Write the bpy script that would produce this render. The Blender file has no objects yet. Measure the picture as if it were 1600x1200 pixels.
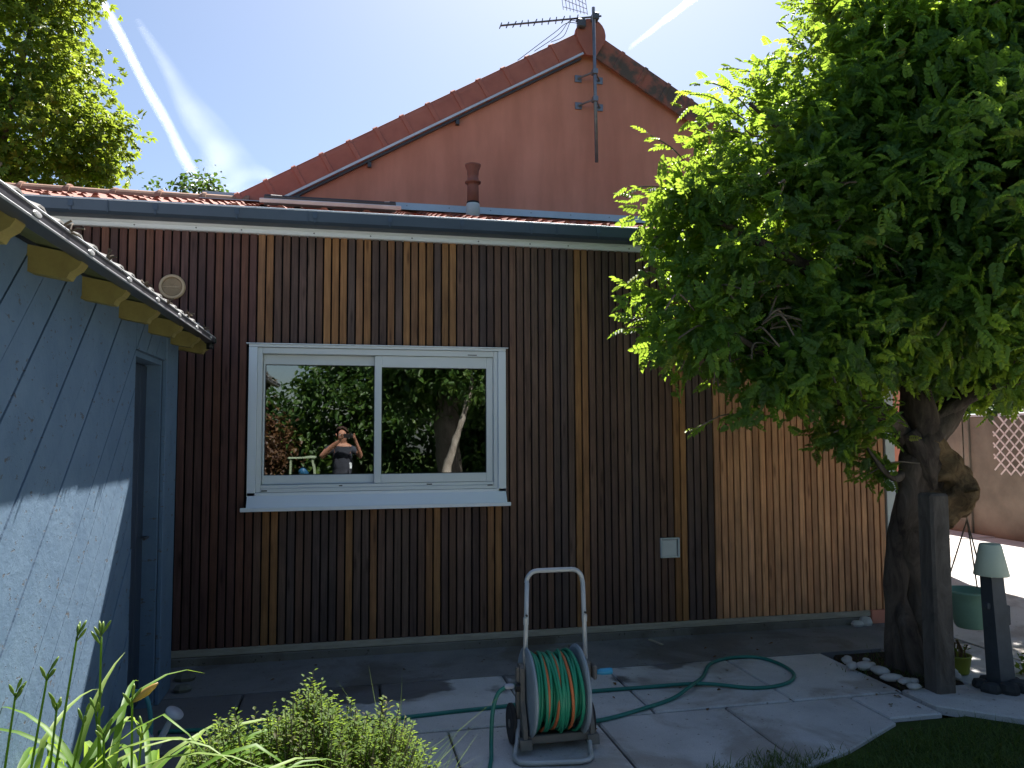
import bpy, math, random
import numpy as np
from mathutils import Vector, Matrix

random.seed(7)
rng = np.random.default_rng(7)
SC = bpy.context.scene
COL = SC.collection

# ------------------------------------------------------------------ camera
cam_d = bpy.data.cameras.new('camera')
cam = bpy.data.objects.new('camera', cam_d)
COL.objects.link(cam)
SC.camera = cam
FWD = Vector((0.20834591, 0.97590076, 0.06488209))
RGT = Vector((0.97800814, -0.20852773, -0.00403222))
UPV = Vector((-0.00959467, -0.06429531, 0.99788479))
cam.matrix_world = Matrix(((RGT.x, UPV.x, -FWD.x, 0.0), (RGT.y, UPV.y, -FWD.y, -5.8),
                           (RGT.z, UPV.z, -FWD.z, 1.6), (0, 0, 0, 1)))
cam_d.sensor_width = 36.0
cam_d.lens = 36.0 * 1198.16 / 1600.0
cam_d.clip_start = 0.004
cam_d.clip_end = 20000.0

# ------------------------------------------------------------------ sky, sun, exposure
SUN_DIR = Vector((0.27, 0.714, 1.0)).normalized()
SUN_EL = math.asin(SUN_DIR.z)
SUN_AZ = math.atan2(SUN_DIR.x, SUN_DIR.y)
world = bpy.data.worlds.new('World')
SC.world = world
world.use_nodes = True
wn = world.node_tree
for n in list(wn.nodes):
    wn.nodes.remove(n)
sky = wn.nodes.new('ShaderNodeTexSky')
sky.sky_type = 'NISHITA'
sky.sun_disc = False
sky.sun_elevation = SUN_EL
sky.sun_rotation = SUN_AZ
sky.air_density = 1.0
sky.dust_density = 1.15
sky.ozone_density = 3.0
bg = wn.nodes.new('ShaderNodeBackground')
bg.inputs['Strength'].default_value = 0.05
wo = wn.nodes.new('ShaderNodeOutputWorld')
wn.links.new(sky.outputs[0], bg.inputs['Color'])
wn.links.new(bg.outputs[0], wo.inputs['Surface'])

sun_d = bpy.data.lights.new('sun', 'SUN')
sun_d.energy = 5.0
sun_d.angle = math.radians(0.55)
sun_d.color = (1.0, 0.96, 0.89)
sun = bpy.data.objects.new('sun', sun_d)
sun.rotation_euler = (-SUN_DIR).to_track_quat('-Z', 'Y').to_euler()
sun.location = (3, 8, 20)
COL.objects.link(sun)

vs = SC.view_settings
vs.view_transform = 'Standard'
vs.look = 'None'
vs.gamma = 1.0
vs.use_curve_mapping = False
vs.exposure = 1.62
SC.cycles.max_bounces = 8
SC.cycles.diffuse_bounces = 4
SC.cycles.glossy_bounces = 3
SC.cycles.transmission_bounces = 5
SC.cycles.transparent_max_bounces = 12
SC.cycles.caustics_reflective = False
SC.cycles.caustics_refractive = False
SC.cycles.use_denoising = True
SC.cycles.sample_clamp_indirect = 6.0


# ------------------------------------------------------------------ materials
def new_mat(name):
    m = bpy.data.materials.new(name)
    m.use_nodes = True
    nt = m.node_tree
    for n in list(nt.nodes):
        nt.nodes.remove(n)
    out = nt.nodes.new('ShaderNodeOutputMaterial')
    return m, nt, out


def N(nt, t, **kw):
    n = nt.nodes.new(t)
    for k, v in kw.items():
        if k.startswith('i_'):
            n.inputs[k[2:].replace('_', ' ')].default_value = v
        elif isinstance(k, str) and hasattr(n, k):
            setattr(n, k, v)
    return n


def rgba(c):
    return (c[0], c[1], c[2], 1.0)


def ramp(nt, stops):
    r = nt.nodes.new('ShaderNodeValToRGB')
    e = r.color_ramp.elements
    while len(e) < len(stops):
        e.new(0.5)
    for i, (p, c) in enumerate(stops):
        e[i].position = p
        e[i].color = rgba(c)
    return r


def coords(nt, space='Object', scale=(1, 1, 1)):
    tc = nt.nodes.new('ShaderNodeTexCoord')
    mp = nt.nodes.new('ShaderNodeMapping')
    mp.inputs['Scale'].default_value = scale
    if space == 'World':
        g = nt.nodes.new('ShaderNodeNewGeometry')
        nt.links.new(g.outputs['Position'], mp.inputs['Vector'])
    else:
        nt.links.new(tc.outputs[space], mp.inputs['Vector'])
    return mp.outputs['Vector']


def noise(nt, vec, scale, detail=4.0, rough=0.55, dist=0.0):
    n = nt.nodes.new('ShaderNodeTexNoise')
    n.inputs['Scale'].default_value = scale
    n.inputs['Detail'].default_value = detail
    n.inputs['Roughness'].default_value = rough
    n.inputs['Distortion'].default_value = dist
    nt.links.new(vec, n.inputs['Vector'])
    return n.outputs['Fac']


def bump(nt, h, strength=0.3, dist=0.01):
    b = nt.nodes.new('ShaderNodeBump')
    b.inputs['Strength'].default_value = strength
    b.inputs['Distance'].default_value = dist
    nt.links.new(h, b.inputs['Height'])
    return b.outputs['Normal']


def math_n(nt, op, a, b=None):
    n = nt.nodes.new('ShaderNodeMath')
    n.operation = op
    for i, v in enumerate((a, b)):
        if v is None:
            continue
        if isinstance(v, (int, float)):
            n.inputs[i].default_value = v
        else:
            nt.links.new(v, n.inputs[i])
    return n.outputs[0]


def mixc(nt, fac, a, b, blend='MIX'):
    n = nt.nodes.new('ShaderNodeMix')
    n.data_type = 'RGBA'
    n.blend_type = blend
    for s, v in ((n.inputs['Factor'], fac), (n.inputs[6], a), (n.inputs[7], b)):
        if isinstance(v, (int, float)):
            s.default_value = v
        elif isinstance(v, tuple):
            s.default_value = rgba(v)
        else:
            nt.links.new(v, s)
    return n.outputs[2]


def plain(name, c1, c2=None, rough=0.6, scale=8.0, spec=0.4, metallic=0.0, bump_s=0.15, bump_scale=None,
          space='Object', stretch=(1, 1, 1), bd=0.004, lo=0.35, hi=0.7):
    """mottled surface: two colours mixed by noise, with fine relief"""
    m, nt, out = new_mat(name)
    p = nt.nodes.new('ShaderNodeBsdfPrincipled')
    v = coords(nt, space, stretch)
    f = noise(nt, v, scale, 6.0, 0.6)
    if c2 is None:
        c2 = tuple(x * 0.75 for x in c1)
    r = ramp(nt, [(lo, c2), (hi, c1)])
    nt.links.new(f, r.inputs[0])
    nt.links.new(r.outputs[0], p.inputs['Base Color'])
    p.inputs['Roughness'].default_value = rough
    p.inputs['Specular IOR Level'].default_value = spec
    p.inputs['Metallic'].default_value = metallic
    if bump_s:
        h = noise(nt, v, bump_scale or scale * 6, 5.0, 0.6)
        nt.links.new(bump(nt, h, bump_s, bd), p.inputs['Normal'])
    nt.links.new(p.outputs[0], out.inputs[0])
    return m


def wood_slat_mat():
    m, nt, out = new_mat('stained_softwood')
    p = nt.nodes.new('ShaderNodeBsdfPrincipled')
    oi = nt.nodes.new('ShaderNodeObjectInfo')
    tc = nt.nodes.new('ShaderNodeTexCoord')
    off = nt.nodes.new('ShaderNodeCombineXYZ')
    nt.links.new(math_n(nt, 'MULTIPLY', oi.outputs['Random'], 37.0), off.inputs[0])
    nt.links.new(math_n(nt, 'MULTIPLY', oi.outputs['Random'], 91.0), off.inputs[2])
    va = nt.nodes.new('ShaderNodeVectorMath')
    va.operation = 'ADD'
    nt.links.new(tc.outputs['Object'], va.inputs[0])
    nt.links.new(off.outputs[0], va.inputs[1])
    mp = nt.nodes.new('ShaderNodeMapping')
    mp.inputs['Scale'].default_value = (30, 30, 1.4)
    nt.links.new(va.outputs[0], mp.inputs['Vector'])
    g = noise(nt, mp.outputs[0], 2.2, 6.0, 0.65, 0.6)
    mp2 = nt.nodes.new('ShaderNodeMapping')
    mp2.inputs['Scale'].default_value = (1.6, 1.6, 0.9)
    nt.links.new(va.outputs[0], mp2.inputs['Vector'])
    blot = noise(nt, mp2.outputs[0], 2.4, 3.0, 0.6)
    # knots
    mp3 = nt.nodes.new('ShaderNodeMapping')
    mp3.inputs['Scale'].default_value = (14, 14, 2.4)
    nt.links.new(va.outputs[0], mp3.inputs['Vector'])
    vo = nt.nodes.new('ShaderNodeTexVoronoi')
    vo.inputs['Scale'].default_value = 1.0
    nt.links.new(mp3.outputs[0], vo.inputs['Vector'])
    kn = ramp(nt, [(0.06, (0.35, 0.3, 0.28)), (0.2, (1, 1, 1))])
    nt.links.new(vo.outputs['Distance'], kn.inputs[0])
    gr = ramp(nt, [(0.3, (0.62, 0.58, 0.56)), (0.7, (1.15, 1.12, 1.1))])
    nt.links.new(g, gr.inputs[0])
    br = ramp(nt, [(0.3, (0.68, 0.66, 0.68)), (0.7, (1.2, 1.15, 1.1))])
    nt.links.new(blot, br.inputs[0])
    c = mixc(nt, 1.0, oi.outputs['Color'], gr.outputs[0], 'MULTIPLY')
    c = mixc(nt, 1.0, c, br.outputs[0], 'MULTIPLY')
    c = mixc(nt, 0.8, c, kn.outputs[0], 'MULTIPLY')
    nt.links.new(c, p.inputs['Base Color'])
    p.inputs['Roughness'].default_value = 0.62
    p.inputs['Specular IOR Level'].default_value = 0.3
    nt.links.new(bump(nt, g, 0.25, 0.002), p.inputs['Normal'])
    nt.links.new(p.outputs[0], out.inputs[0])
    return m


def leaf_mat(name, stops, trans=0.45, tcol=(0.35, 0.5, 0.05), rough=0.45, spec=0.35):
    m, nt, out = new_mat(name)
    at = nt.nodes.new('ShaderNodeAttribute')
    at.attribute_name = 'tint'
    r = ramp(nt, stops)
    nt.links.new(at.outputs['Fac'], r.inputs[0])
    p = nt.nodes.new('ShaderNodeBsdfPrincipled')
    nt.links.new(r.outputs[0], p.inputs['Base Color'])
    p.inputs['Roughness'].default_value = rough
    p.inputs['Specular IOR Level'].default_value = spec
    t = nt.nodes.new('ShaderNodeBsdfTranslucent')
    tc = mixc(nt, 0.55, r.outputs[0], tcol)
    nt.links.new(tc, t.inputs['Color'])
    mx = nt.nodes.new('ShaderNodeMixShader')
    mx.inputs[0].default_value = trans
    nt.links.new(p.outputs[0], mx.inputs[1])
    nt.links.new(t.outputs[0], mx.inputs[2])
    nt.links.new(mx.outputs[0], out.inputs[0])
    return m


def glass_mat():
    m, nt, out = new_mat('double_glazing')
    fr = nt.nodes.new('ShaderNodeFresnel')
    fr.inputs['IOR'].default_value = 2.5
    gl = nt.nodes.new('ShaderNodeBsdfGlossy')
    gl.inputs['Roughness'].default_value = 0.0
    gl.inputs['Color'].default_value = (1, 1, 1, 1)
    g = nt.nodes.new('ShaderNodeTexCoord')
    nz = noise(nt, g.outputs['Object'], 3.0, 2.0)
    nt.links.new(bump(nt, nz, 0.035, 0.02), gl.inputs['Normal'])
    tr = nt.nodes.new('ShaderNodeBsdfTransparent')
    tr.inputs['Color'].default_value = (0.6, 0.64, 0.62, 1)
    mx = nt.nodes.new('ShaderNodeMixShader')
    nt.links.new(fr.outputs[0], mx.inputs[0])
    nt.links.new(tr.outputs[0], mx.inputs[1])
    nt.links.new(gl.outputs[0], mx.inputs[2])
    nt.links.new(mx.outputs[0], out.inputs[0])
    return m


def render_wall_mat():
    m, nt, out = new_mat('salmon_render')
    p = nt.nodes.new('ShaderNodeBsdfPrincipled')
    v = coords(nt, 'World')
    f = noise(nt, v, 0.9, 5.0, 0.6)
    v2 = coords(nt, 'World', (3.0, 3.0, 0.5))
    f2 = noise(nt, v2, 1.5, 4.0, 0.6)
    r = ramp(nt, [(0.3, (0.67, 0.265, 0.185)), (0.7, (0.77, 0.32, 0.225))])
    nt.links.new(f, r.inputs[0])
    r2 = ramp(nt, [(0.3, (0.87, 0.84, 0.82)), (0.65, (1.04, 1.04, 1.04))])
    nt.links.new(f2, r2.inputs[0])
    nt.links.new(mixc(nt, 1.0, r.outputs[0], r2.outputs[0], 'MULTIPLY'), p.inputs['Base Color'])
    p.inputs['Roughness'].default_value = 0.9
    p.inputs['Specular IOR Level'].default_value = 0.15
    h = noise(nt, v, 90.0, 4.0)
    nt.links.new(bump(nt, h, 0.35, 0.004), p.inputs['Normal'])
    nt.links.new(p.outputs[0], out.inputs[0])
    return m


def shed_paint_mat():
    m, nt, out = new_mat('flaking_blue_paint')
    p = nt.nodes.new('ShaderNodeBsdfPrincipled')
    v = coords(nt, 'World')
    f = noise(nt, v, 5.0, 6.0, 0.65)
    r = ramp(nt, [(0.3, (0.115, 0.185, 0.28)), (0.7, (0.155, 0.235, 0.335))])
    nt.links.new(f, r.inputs[0])
    # flakes: elongated along the boards
    rot = nt.nodes.new('ShaderNodeMapping')
    rot.inputs['Rotation'].default_value = (math.radians(-46), 0, 0)
    rot.inputs['Scale'].default_value = (1.0, 9.0, 26.0)
    g = nt.nodes.new('ShaderNodeNewGeometry')
    nt.links.new(g.outputs['Position'], rot.inputs['Vector'])
    fl = noise(nt, rot.outputs[0], 1.6, 6.0, 0.72)
    chips = noise(nt, v, 24.0, 5.0, 0.7)
    k = math_n(nt, 'MULTIPLY', fl, chips)
    kr = ramp(nt, [(0.33, (0, 0, 0)), (0.375, (1, 1, 1))])
    nt.links.new(k, kr.inputs[0])
    c = mixc(nt, kr.outputs[0], r.outputs[0], (0.12, 0.12, 0.125))
    nt.links.new(c, p.inputs['Base Color'])
    p.inputs['Roughness'].default_value = 0.7
    p.inputs['Specular IOR Level'].default_value = 0.25
    h = math_n(nt, 'SUBTRACT', math_n(nt, 'MULTIPLY', chips, 0.8), kr.outputs[0])
    nt.links.new(bump(nt, h, 0.4, 0.01), p.inputs['Normal'])
    nt.links.new(p.outputs[0], out.inputs[0])
    return m


def concrete_mat(name, base, dark, wet=None, wet_scale=1.3, wet_lo=0.5, wet_hi=0.56, xbias=0.0, rough=0.85):
    """pale concrete with blotches; wet = colour of damp patches (world-placed shapes)"""
    m, nt, out = new_mat(name)
    p = nt.nodes.new('ShaderNodeBsdfPrincipled')
    v = coords(nt, 'World')
    f = noise(nt, v, 2.3, 7.0, 0.65)
    r = ramp(nt, [(0.3, dark), (0.68, base)])
    nt.links.new(f, r.inputs[0])
    fine = noise(nt, v, 160.0, 3.0, 0.7)
    fr = ramp(nt, [(0.3, (0.82, 0.82, 0.82)), (0.7, (1.1, 1.1, 1.1))])
    nt.links.new(fine, fr.inputs[0])
    c = mixc(nt, 1.0, r.outputs[0], fr.outputs[0], 'MULTIPLY')
    oi = nt.nodes.new('ShaderNodeObjectInfo')
    tone = math_n(nt, 'ADD', math_n(nt, 'MULTIPLY', oi.outputs['Random'], 0.16), 0.92)
    cmb = nt.nodes.new('ShaderNodeCombineColor')
    for i in range(3):
        nt.links.new(tone, cmb.inputs[i])
    c = mixc(nt, 1.0, c, cmb.outputs[0], 'MULTIPLY')
    st = noise(nt, v, 1.15, 6.0, 0.62, 0.5)
    sr = ramp(nt, [(0.52, (1, 1, 1)), (0.6, (0.72, 0.68, 0.64)), (0.7, (0.6, 0.55, 0.5))])
    nt.links.new(st, sr.inputs[0])
    c = mixc(nt, 1.0, c, sr.outputs[0], 'MULTIPLY')
    speck = noise(nt, v, 34.0, 2.0, 0.5)
    kr_ = ramp(nt, [(0.27, (0.5, 0.48, 0.45)), (0.33, (1, 1, 1))])
    nt.links.new(speck, kr_.inputs[0])
    c = mixc(nt, 1.0, c, kr_.outputs[0], 'MULTIPLY')
    p.inputs['Roughness'].default_value = rough
    if wet:
        w = noise(nt, v, wet_scale, 5.0, 0.55, 0.3)
        sep = nt.nodes.new('ShaderNodeSeparateXYZ')
        nt.links.new(v, sep.inputs[0])
        # spill that starts at the shed side of the yard
        bias = math_n(nt, 'MULTIPLY', math_n(nt, 'SUBTRACT', sep.outputs[0], xbias), -0.16)
        bias = math_n(nt, 'MAXIMUM', math_n(nt, 'MINIMUM', bias, 0.22), -0.09)
        yb = math_n(nt, 'MULTIPLY', math_n(nt, 'ADD', sep.outputs[1], 1.0), 0.2)
        bias = math_n(nt, 'ADD', bias, math_n(nt, 'MAXIMUM', math_n(nt, 'MINIMUM', yb, 0.06), -0.15))
        w = math_n(nt, 'ADD', w, bias)
        wr = ramp(nt, [(wet_lo, (0, 0, 0)), (wet_hi, (1, 1, 1))])
        nt.links.new(w, wr.inputs[0])
        c = mixc(nt, wr.outputs[0], c, mixc(nt, 1.0, c, wet, 'MULTIPLY'))
        rr = nt.nodes.new('ShaderNodeMapRange')
        rr.inputs[3].default_value = rough
        rr.inputs[4].default_value = 0.5
        nt.links.new(wr.outputs[0], rr.inputs[0])
        nt.links.new(rr.outputs[0], p.inputs['Roughness'])
    nt.links.new(c, p.inputs['Base Color'])
    p.inputs['Specular IOR Level'].default_value = 0.3
    nt.links.new(bump(nt, fine, 0.3, 0.003), p.inputs['Normal'])
    nt.links.new(p.outputs[0], out.inputs[0])
    return m


def bark_mat(name, c1, c2, scale=9.0, z=0.25):
    m, nt, out = new_mat(name)
    p = nt.nodes.new('ShaderNodeBsdfPrincipled')
    v = coords(nt, 'Object', (1, 1, z))
    f = noise(nt, v, scale, 8.0, 0.7, 1.2)
    r = ramp(nt, [(0.35, c2), (0.62, c1)])
    nt.links.new(f, r.inputs[0])
    nt.links.new(r.outputs[0], p.inputs['Base Color'])
    p.inputs['Roughness'].default_value = 0.95
    p.inputs['Specular IOR Level'].default_value = 0.1
    nt.links.new(bump(nt, f, 0.9, 0.03), p.inputs['Normal'])
    nt.links.new(p.outputs[0], out.inputs[0])
    return m


def contrail_mat(name, dens, scale):
    m, nt, out = new_mat(name)
    lw = nt.nodes.new('ShaderNodeLayerWeight')
    lw.inputs['Blend'].default_value = 0.5
    inv = math_n(nt, 'SUBTRACT', 1.0, lw.outputs['Facing'])
    soft = math_n(nt, 'POWER', inv, 2.0)
    v = coords(nt, 'World', (scale, scale, scale))
    f = noise(nt, v, 1.0, 4.0, 0.5)
    fr = nt.nodes.new('ShaderNodeMapRange')
    fr.inputs[1].default_value = 0.28
    fr.inputs[2].default_value = 0.68
    fr.inputs[3].default_value = 0.5
    fr.inputs[4].default_value = 1.0
    nt.links.new(f, fr.inputs[0])
    at = nt.nodes.new('ShaderNodeAttribute')
    at.attribute_name = 'tint'
    a = math_n(nt, 'MULTIPLY', math_n(nt, 'MULTIPLY', soft, fr.outputs[0]), math_n(nt, 'MULTIPLY', at.outputs['Fac'], dens))
    tl = nt.nodes.new('ShaderNodeBsdfTranslucent')
    tl.inputs['Color'].default_value = (0.95, 0.95, 0.95, 1)
    df = nt.nodes.new('ShaderNodeBsdfDiffuse')
    df.inputs['Color'].default_value = (0.95, 0.95, 0.95, 1)
    ad = nt.nodes.new('ShaderNodeAddShader')
    nt.links.new(tl.outputs[0], ad.inputs[0])
    nt.links.new(df.outputs[0], ad.inputs[1])
    tr = nt.nodes.new('ShaderNodeBsdfTransparent')
    mx = nt.nodes.new('ShaderNodeMixShader')
    nt.links.new(a, mx.inputs[0])
    nt.links.new(tr.outputs[0], mx.inputs[1])
    nt.links.new(ad.outputs[0], mx.inputs[2])
    nt.links.new(mx.outputs[0], out.inputs[0])
    return m


M = {}
M['slat'] = wood_slat_mat()
M['glass'] = glass_mat()
M['salmon'] = render_wall_mat()
M['shed'] = shed_paint_mat()
M['shed_dark'] = plain('dark_blue_door_paint', (0.045, 0.065, 0.1), (0.03, 0.046, 0.075), 0.6, 5.0)
M['black'] = plain('black_membrane', (0.012, 0.012, 0.014), None, 0.8, 6.0, 0.2)
M['white'] = plain('white_lacquered_aluminium', (0.84, 0.89, 0.93), (0.8, 0.85, 0.9), 0.25, 3.0, 0.7, 0.0, 0.04, 30)
M['pvc'] = plain('white_window_lacquer', (0.76, 0.79, 0.78), (0.71, 0.74, 0.74), 0.42, 3.0, 0.45, 0.0, 0.03, 30)
M['zinc'] = plain('weathered_zinc', (0.075, 0.105, 0.15), (0.055, 0.08, 0.115), 0.5, 2.5, 0.5, 0.35, 0.06, 20, 'World')
M['zinc_light'] = plain('flashing_zinc', (0.56, 0.62, 0.69), (0.46, 0.51, 0.57), 0.5, 2.0, 0.5, 0.3, 0.08, 14, 'World')
M['tile'] = plain('terracotta_tile', (0.33, 0.1, 0.06), (0.2, 0.065, 0.045), 0.8, 6.0, 0.25, 0, 0.25, 60, 'World')
M['ridge'] = plain('weathered_ridge_tile', (0.42, 0.24, 0.17), (0.28, 0.17, 0.12), 0.85, 7.0, 0.2, 0, 0.3, 50, 'World')
M['verge'] = plain('salmon_verge_tile', (0.52, 0.19, 0.14), (0.42, 0.145, 0.11), 0.8, 4.0, 0.25, 0, 0.2, 60, 'World')
M['verge_old'] = plain('lichened_verge_tile', (0.4, 0.14, 0.1), (0.13, 0.1, 0.085), 0.85, 5.0, 0.2, 0, 0.3, 60, 'World', lo=0.42, hi=0.58)
M['batten'] = plain('grey_weathered_batten', (0.46, 0.41, 0.33), (0.33, 0.29, 0.23), 0.85, 6.0, 0.2, 0, 0.2, 40, 'World', (1, 1, 6))
M['plinth'] = concrete_mat('plinth_cement', (0.22, 0.2, 0.17), (0.13, 0.12, 0.105))
M['apron'] = concrete_mat('dark_damp_screed', (0.27, 0.265, 0.265), (0.18, 0.18, 0.183), rough=0.75)
M['slab'] = concrete_mat('paving_slab_concrete', (0.62, 0.61, 0.6), (0.46, 0.455, 0.45), wet=(0.3, 0.3, 0.31), xbias=0.75, wet_lo=0.52, wet_hi=0.56)
M['drive'] = concrete_mat('driveway_concrete', (0.58, 0.56, 0.54), (0.46, 0.445, 0.43))
M['boundary'] = plain('rough_cement_render', (0.235, 0.232, 0.195), (0.135, 0.134, 0.115), 0.95, 1.4, 0.15, 0, 0.5, 12, 'World', bd=0.02)
M['soil'] = plain('dark_soil', (0.055, 0.042, 0.03), (0.03, 0.024, 0.018), 1.0, 14.0, 0.1, 0, 0.8, 50, 'World', bd=0.02)
M['lawn'] = plain('lawn_floor', (0.07, 0.105, 0.025), (0.04, 0.065, 0.018), 1.0, 3.0, 0.1, 0, 0.8, 60, 'World', bd=0.03)
M['olive'] = plain('olive_green_eave_paint', (0.17, 0.18, 0.085), (0.11, 0.12, 0.055), 0.75, 4.0, 0.3, 0, 0.3, 30)
M['tail'] = plain('ochre_rafter_tail_paint', (0.36, 0.31, 0.1), (0.25, 0.2, 0.07), 0.75, 9.0, 0.3, 0, 0.3, 30)
M['gutter_dark'] = plain('charcoal_gutter', (0.07, 0.07, 0.08), (0.05, 0.05, 0.06), 0.35, 5.0, 0.5, 0, 0.05)
M['alu'] = plain('bright_gutter_lip', (0.75, 0.75, 0.76), (0.6, 0.6, 0.62), 0.35, 6.0, 0.5, 0.4, 0.05)
M['debris'] = plain('dead_twigs', (0.16, 0.12, 0.08), (0.08, 0.06, 0.04), 0.9, 20.0)
M['sheet'] = plain('fibre_cement_sheet', (0.3, 0.29, 0.28), (0.2, 0.19, 0.18), 0.9, 5.0)
M['cream'] = plain('cream_plastic', (0.62, 0.47, 0.3), (0.55, 0.41, 0.26), 0.5, 5.0)
M['cream_dark'] = plain('dark_cream_plastic', (0.26, 0.19, 0.11), (0.2, 0.145, 0.08), 0.6, 7.0)  # darker cream for the plate behind the grille rings
M['box'] = plain('pale_grey_plastic', (0.62, 0.66, 0.66), (0.56, 0.6, 0.6), 0.5, 8.0)
M['terracotta'] = plain('terracotta_flue', (0.34, 0.13, 0.09), (0.25, 0.09, 0.065), 0.7, 8.0)
M['galv'] = plain('galvanised_steel', (0.27, 0.28, 0.31), (0.2, 0.21, 0.235), 0.45, 12.0, 0.5, 0.6, 0.05)
M['antenna'] = plain('dull_antenna_metal', (0.12, 0.12, 0.14), (0.09, 0.09, 0.1), 0.5, 12.0, 0.5, 0.3, 0.0)
M['tube'] = plain('grey_lacquered_tube', (0.5, 0.52, 0.53), (0.4, 0.42, 0.43), 0.4, 8.0, 0.5, 0.2, 0.05)
M['cart'] = plain('grey_brown_plastic', (0.17, 0.165, 0.155), (0.12, 0.118, 0.112), 0.55, 9.0)
M['flange'] = plain('blue_grey_plastic', (0.3, 0.36, 0.42), (0.23, 0.28, 0.33), 0.5, 9.0)
M['rubber'] = plain('black_rubber', (0.03, 0.03, 0.033), (0.02, 0.02, 0.022), 0.7, 12.0)
M['hose'] = plain('green_hose', (0.02, 0.27, 0.155), (0.012, 0.19, 0.11), 0.42, 4.0, 0.45, 0, 0.1, 60)
M['hose2'] = plain('teal_hose', (0.025, 0.2, 0.165), (0.015, 0.15, 0.12), 0.42, 4.0, 0.45, 0, 0.1, 60)
M['orange'] = plain('orange_hose', (0.55, 0.16, 0.055), (0.42, 0.11, 0.04), 0.45, 4.0)
M['cyan'] = plain('bright_blue_plastic', (0.05, 0.33, 0.55), (0.04, 0.27, 0.46), 0.4, 8.0)
M['post'] = bark_mat('weathered_post', (0.14, 0.125, 0.11), (0.07, 0.062, 0.056), 7.0, 0.35)
M['bark'] = bark_mat('wisteria_bark', (0.13, 0.105, 0.085), (0.045, 0.035, 0.03), 8.0, 0.3)
M['burl'] = bark_mat('wisteria_burl', (0.22, 0.15, 0.08), (0.08, 0.05, 0.03), 12.0, 0.8)
M['bark2'] = bark_mat('grey_tree_bark', (0.16, 0.14, 0.12), (0.06, 0.05, 0.045), 6.0, 0.25)
M['twig'] = plain('pale_dry_twig', (0.2, 0.16, 0.12), (0.1, 0.08, 0.06), 0.9, 20.0)
M['birch'] = plain('pale_bark', (0.42, 0.38, 0.33), (0.2, 0.17, 0.14), 0.9, 6.0)
M['stone'] = plain('white_stone', (0.62, 0.6, 0.57), (0.44, 0.42, 0.4), 0.85, 9.0, 0.25, 0, 0.4, 30)
M['shade'] = plain('pale_green_shade', (0.53, 0.6, 0.48), (0.47, 0.54, 0.43), 0.6, 6.0)
M['slate'] = plain('slate_blue_paint', (0.075, 0.09, 0.105), (0.05, 0.06, 0.07), 0.6, 9.0)
M['dark_stone'] = plain('dark_stone', (0.06, 0.065, 0.068), (0.03, 0.033, 0.035), 0.9, 9.0, 0.2, 0, 0.6, 20)
M['hang'] = plain('sage_green_plastic', (0.27, 0.45, 0.33), (0.22, 0.38, 0.28), 0.5, 6.0)
M['olive_pot'] = plain('olive_yellow_glaze', (0.27, 0.3, 0.03), (0.2, 0.23, 0.025), 0.5, 8.0)
M['lattice'] = plain('pale_grey_lattice', (0.6, 0.59, 0.6), (0.48, 0.47, 0.48), 0.7, 14.0)
M['can'] = plain('pale_grey_blue_plastic', (0.42, 0.45, 0.52), (0.35, 0.38, 0.45), 0.5, 6.0)
M['teal'] = plain('teal_plastic', (0.06, 0.26, 0.3), (0.05, 0.2, 0.24), 0.5, 6.0)
M['skin'] = plain('skin', (0.42, 0.21, 0.14), (0.37, 0.175, 0.115), 0.55, 14.0, 0.35, 0, 0.05)
M['shirt'] = plain('charcoal_cotton', (0.06, 0.065, 0.085), (0.045, 0.05, 0.065), 0.95, 10.0, 0.1, 0, 0.2)
M['denim'] = plain('dark_denim', (0.035, 0.05, 0.09), (0.025, 0.035, 0.065), 0.95, 20.0, 0.1)
M['hair'] = plain('brown_hair', (0.06, 0.03, 0.018), (0.03, 0.015, 0.01), 0.7, 40.0)
M['dark'] = plain('dark_plastic', (0.02, 0.02, 0.022), None, 0.4, 9.0)
M['room'] = plain('dim_room_paint', (0.1, 0.09, 0.08), None, 0.9, 2.0)
M['green_paint'] = plain('pale_green_paint', (0.33, 0.4, 0.28), (0.26, 0.32, 0.22), 0.7, 6.0)
M['ball'] = plain('blue_rubber', (0.03, 0.12, 0.26), (0.02, 0.1, 0.22), 0.5, 6.0)
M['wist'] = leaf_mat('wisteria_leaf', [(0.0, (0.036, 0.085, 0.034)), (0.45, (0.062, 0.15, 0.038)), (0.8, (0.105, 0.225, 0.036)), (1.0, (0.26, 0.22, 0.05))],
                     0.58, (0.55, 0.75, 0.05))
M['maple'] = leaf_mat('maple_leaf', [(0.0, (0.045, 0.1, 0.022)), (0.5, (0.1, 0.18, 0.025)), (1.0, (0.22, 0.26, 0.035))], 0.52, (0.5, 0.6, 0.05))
M['gleaf'] = leaf_mat('garden_leaf', [(0.0, (0.02, 0.05, 0.012)), (0.6, (0.045, 0.1, 0.018)), (1.0, (0.1, 0.16, 0.03))], 0.3, (0.2, 0.35, 0.04))
M['copper'] = leaf_mat('copper_leaf', [(0.0, (0.06, 0.03, 0.02)), (0.6, (0.13, 0.07, 0.035)), (1.0, (0.2, 0.12, 0.05))], 0.3, (0.3, 0.15, 0.05))
M['shrub'] = leaf_mat('heath_leaf', [(0.0, (0.085, 0.07, 0.035)), (0.35, (0.06, 0.11, 0.018)), (0.8, (0.1, 0.17, 0.025)), (1.0, (0.2, 0.22, 0.05))], 0.45, (0.4, 0.55, 0.06), 0.6, 0.15)
M['strap'] = leaf_mat('daylily_leaf', [(0.0, (0.06, 0.14, 0.02)), (0.6, (0.12, 0.23, 0.03)), (1.0, (0.3, 0.38, 0.12))], 0.45, (0.4, 0.55, 0.06), 0.5, 0.25)
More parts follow.
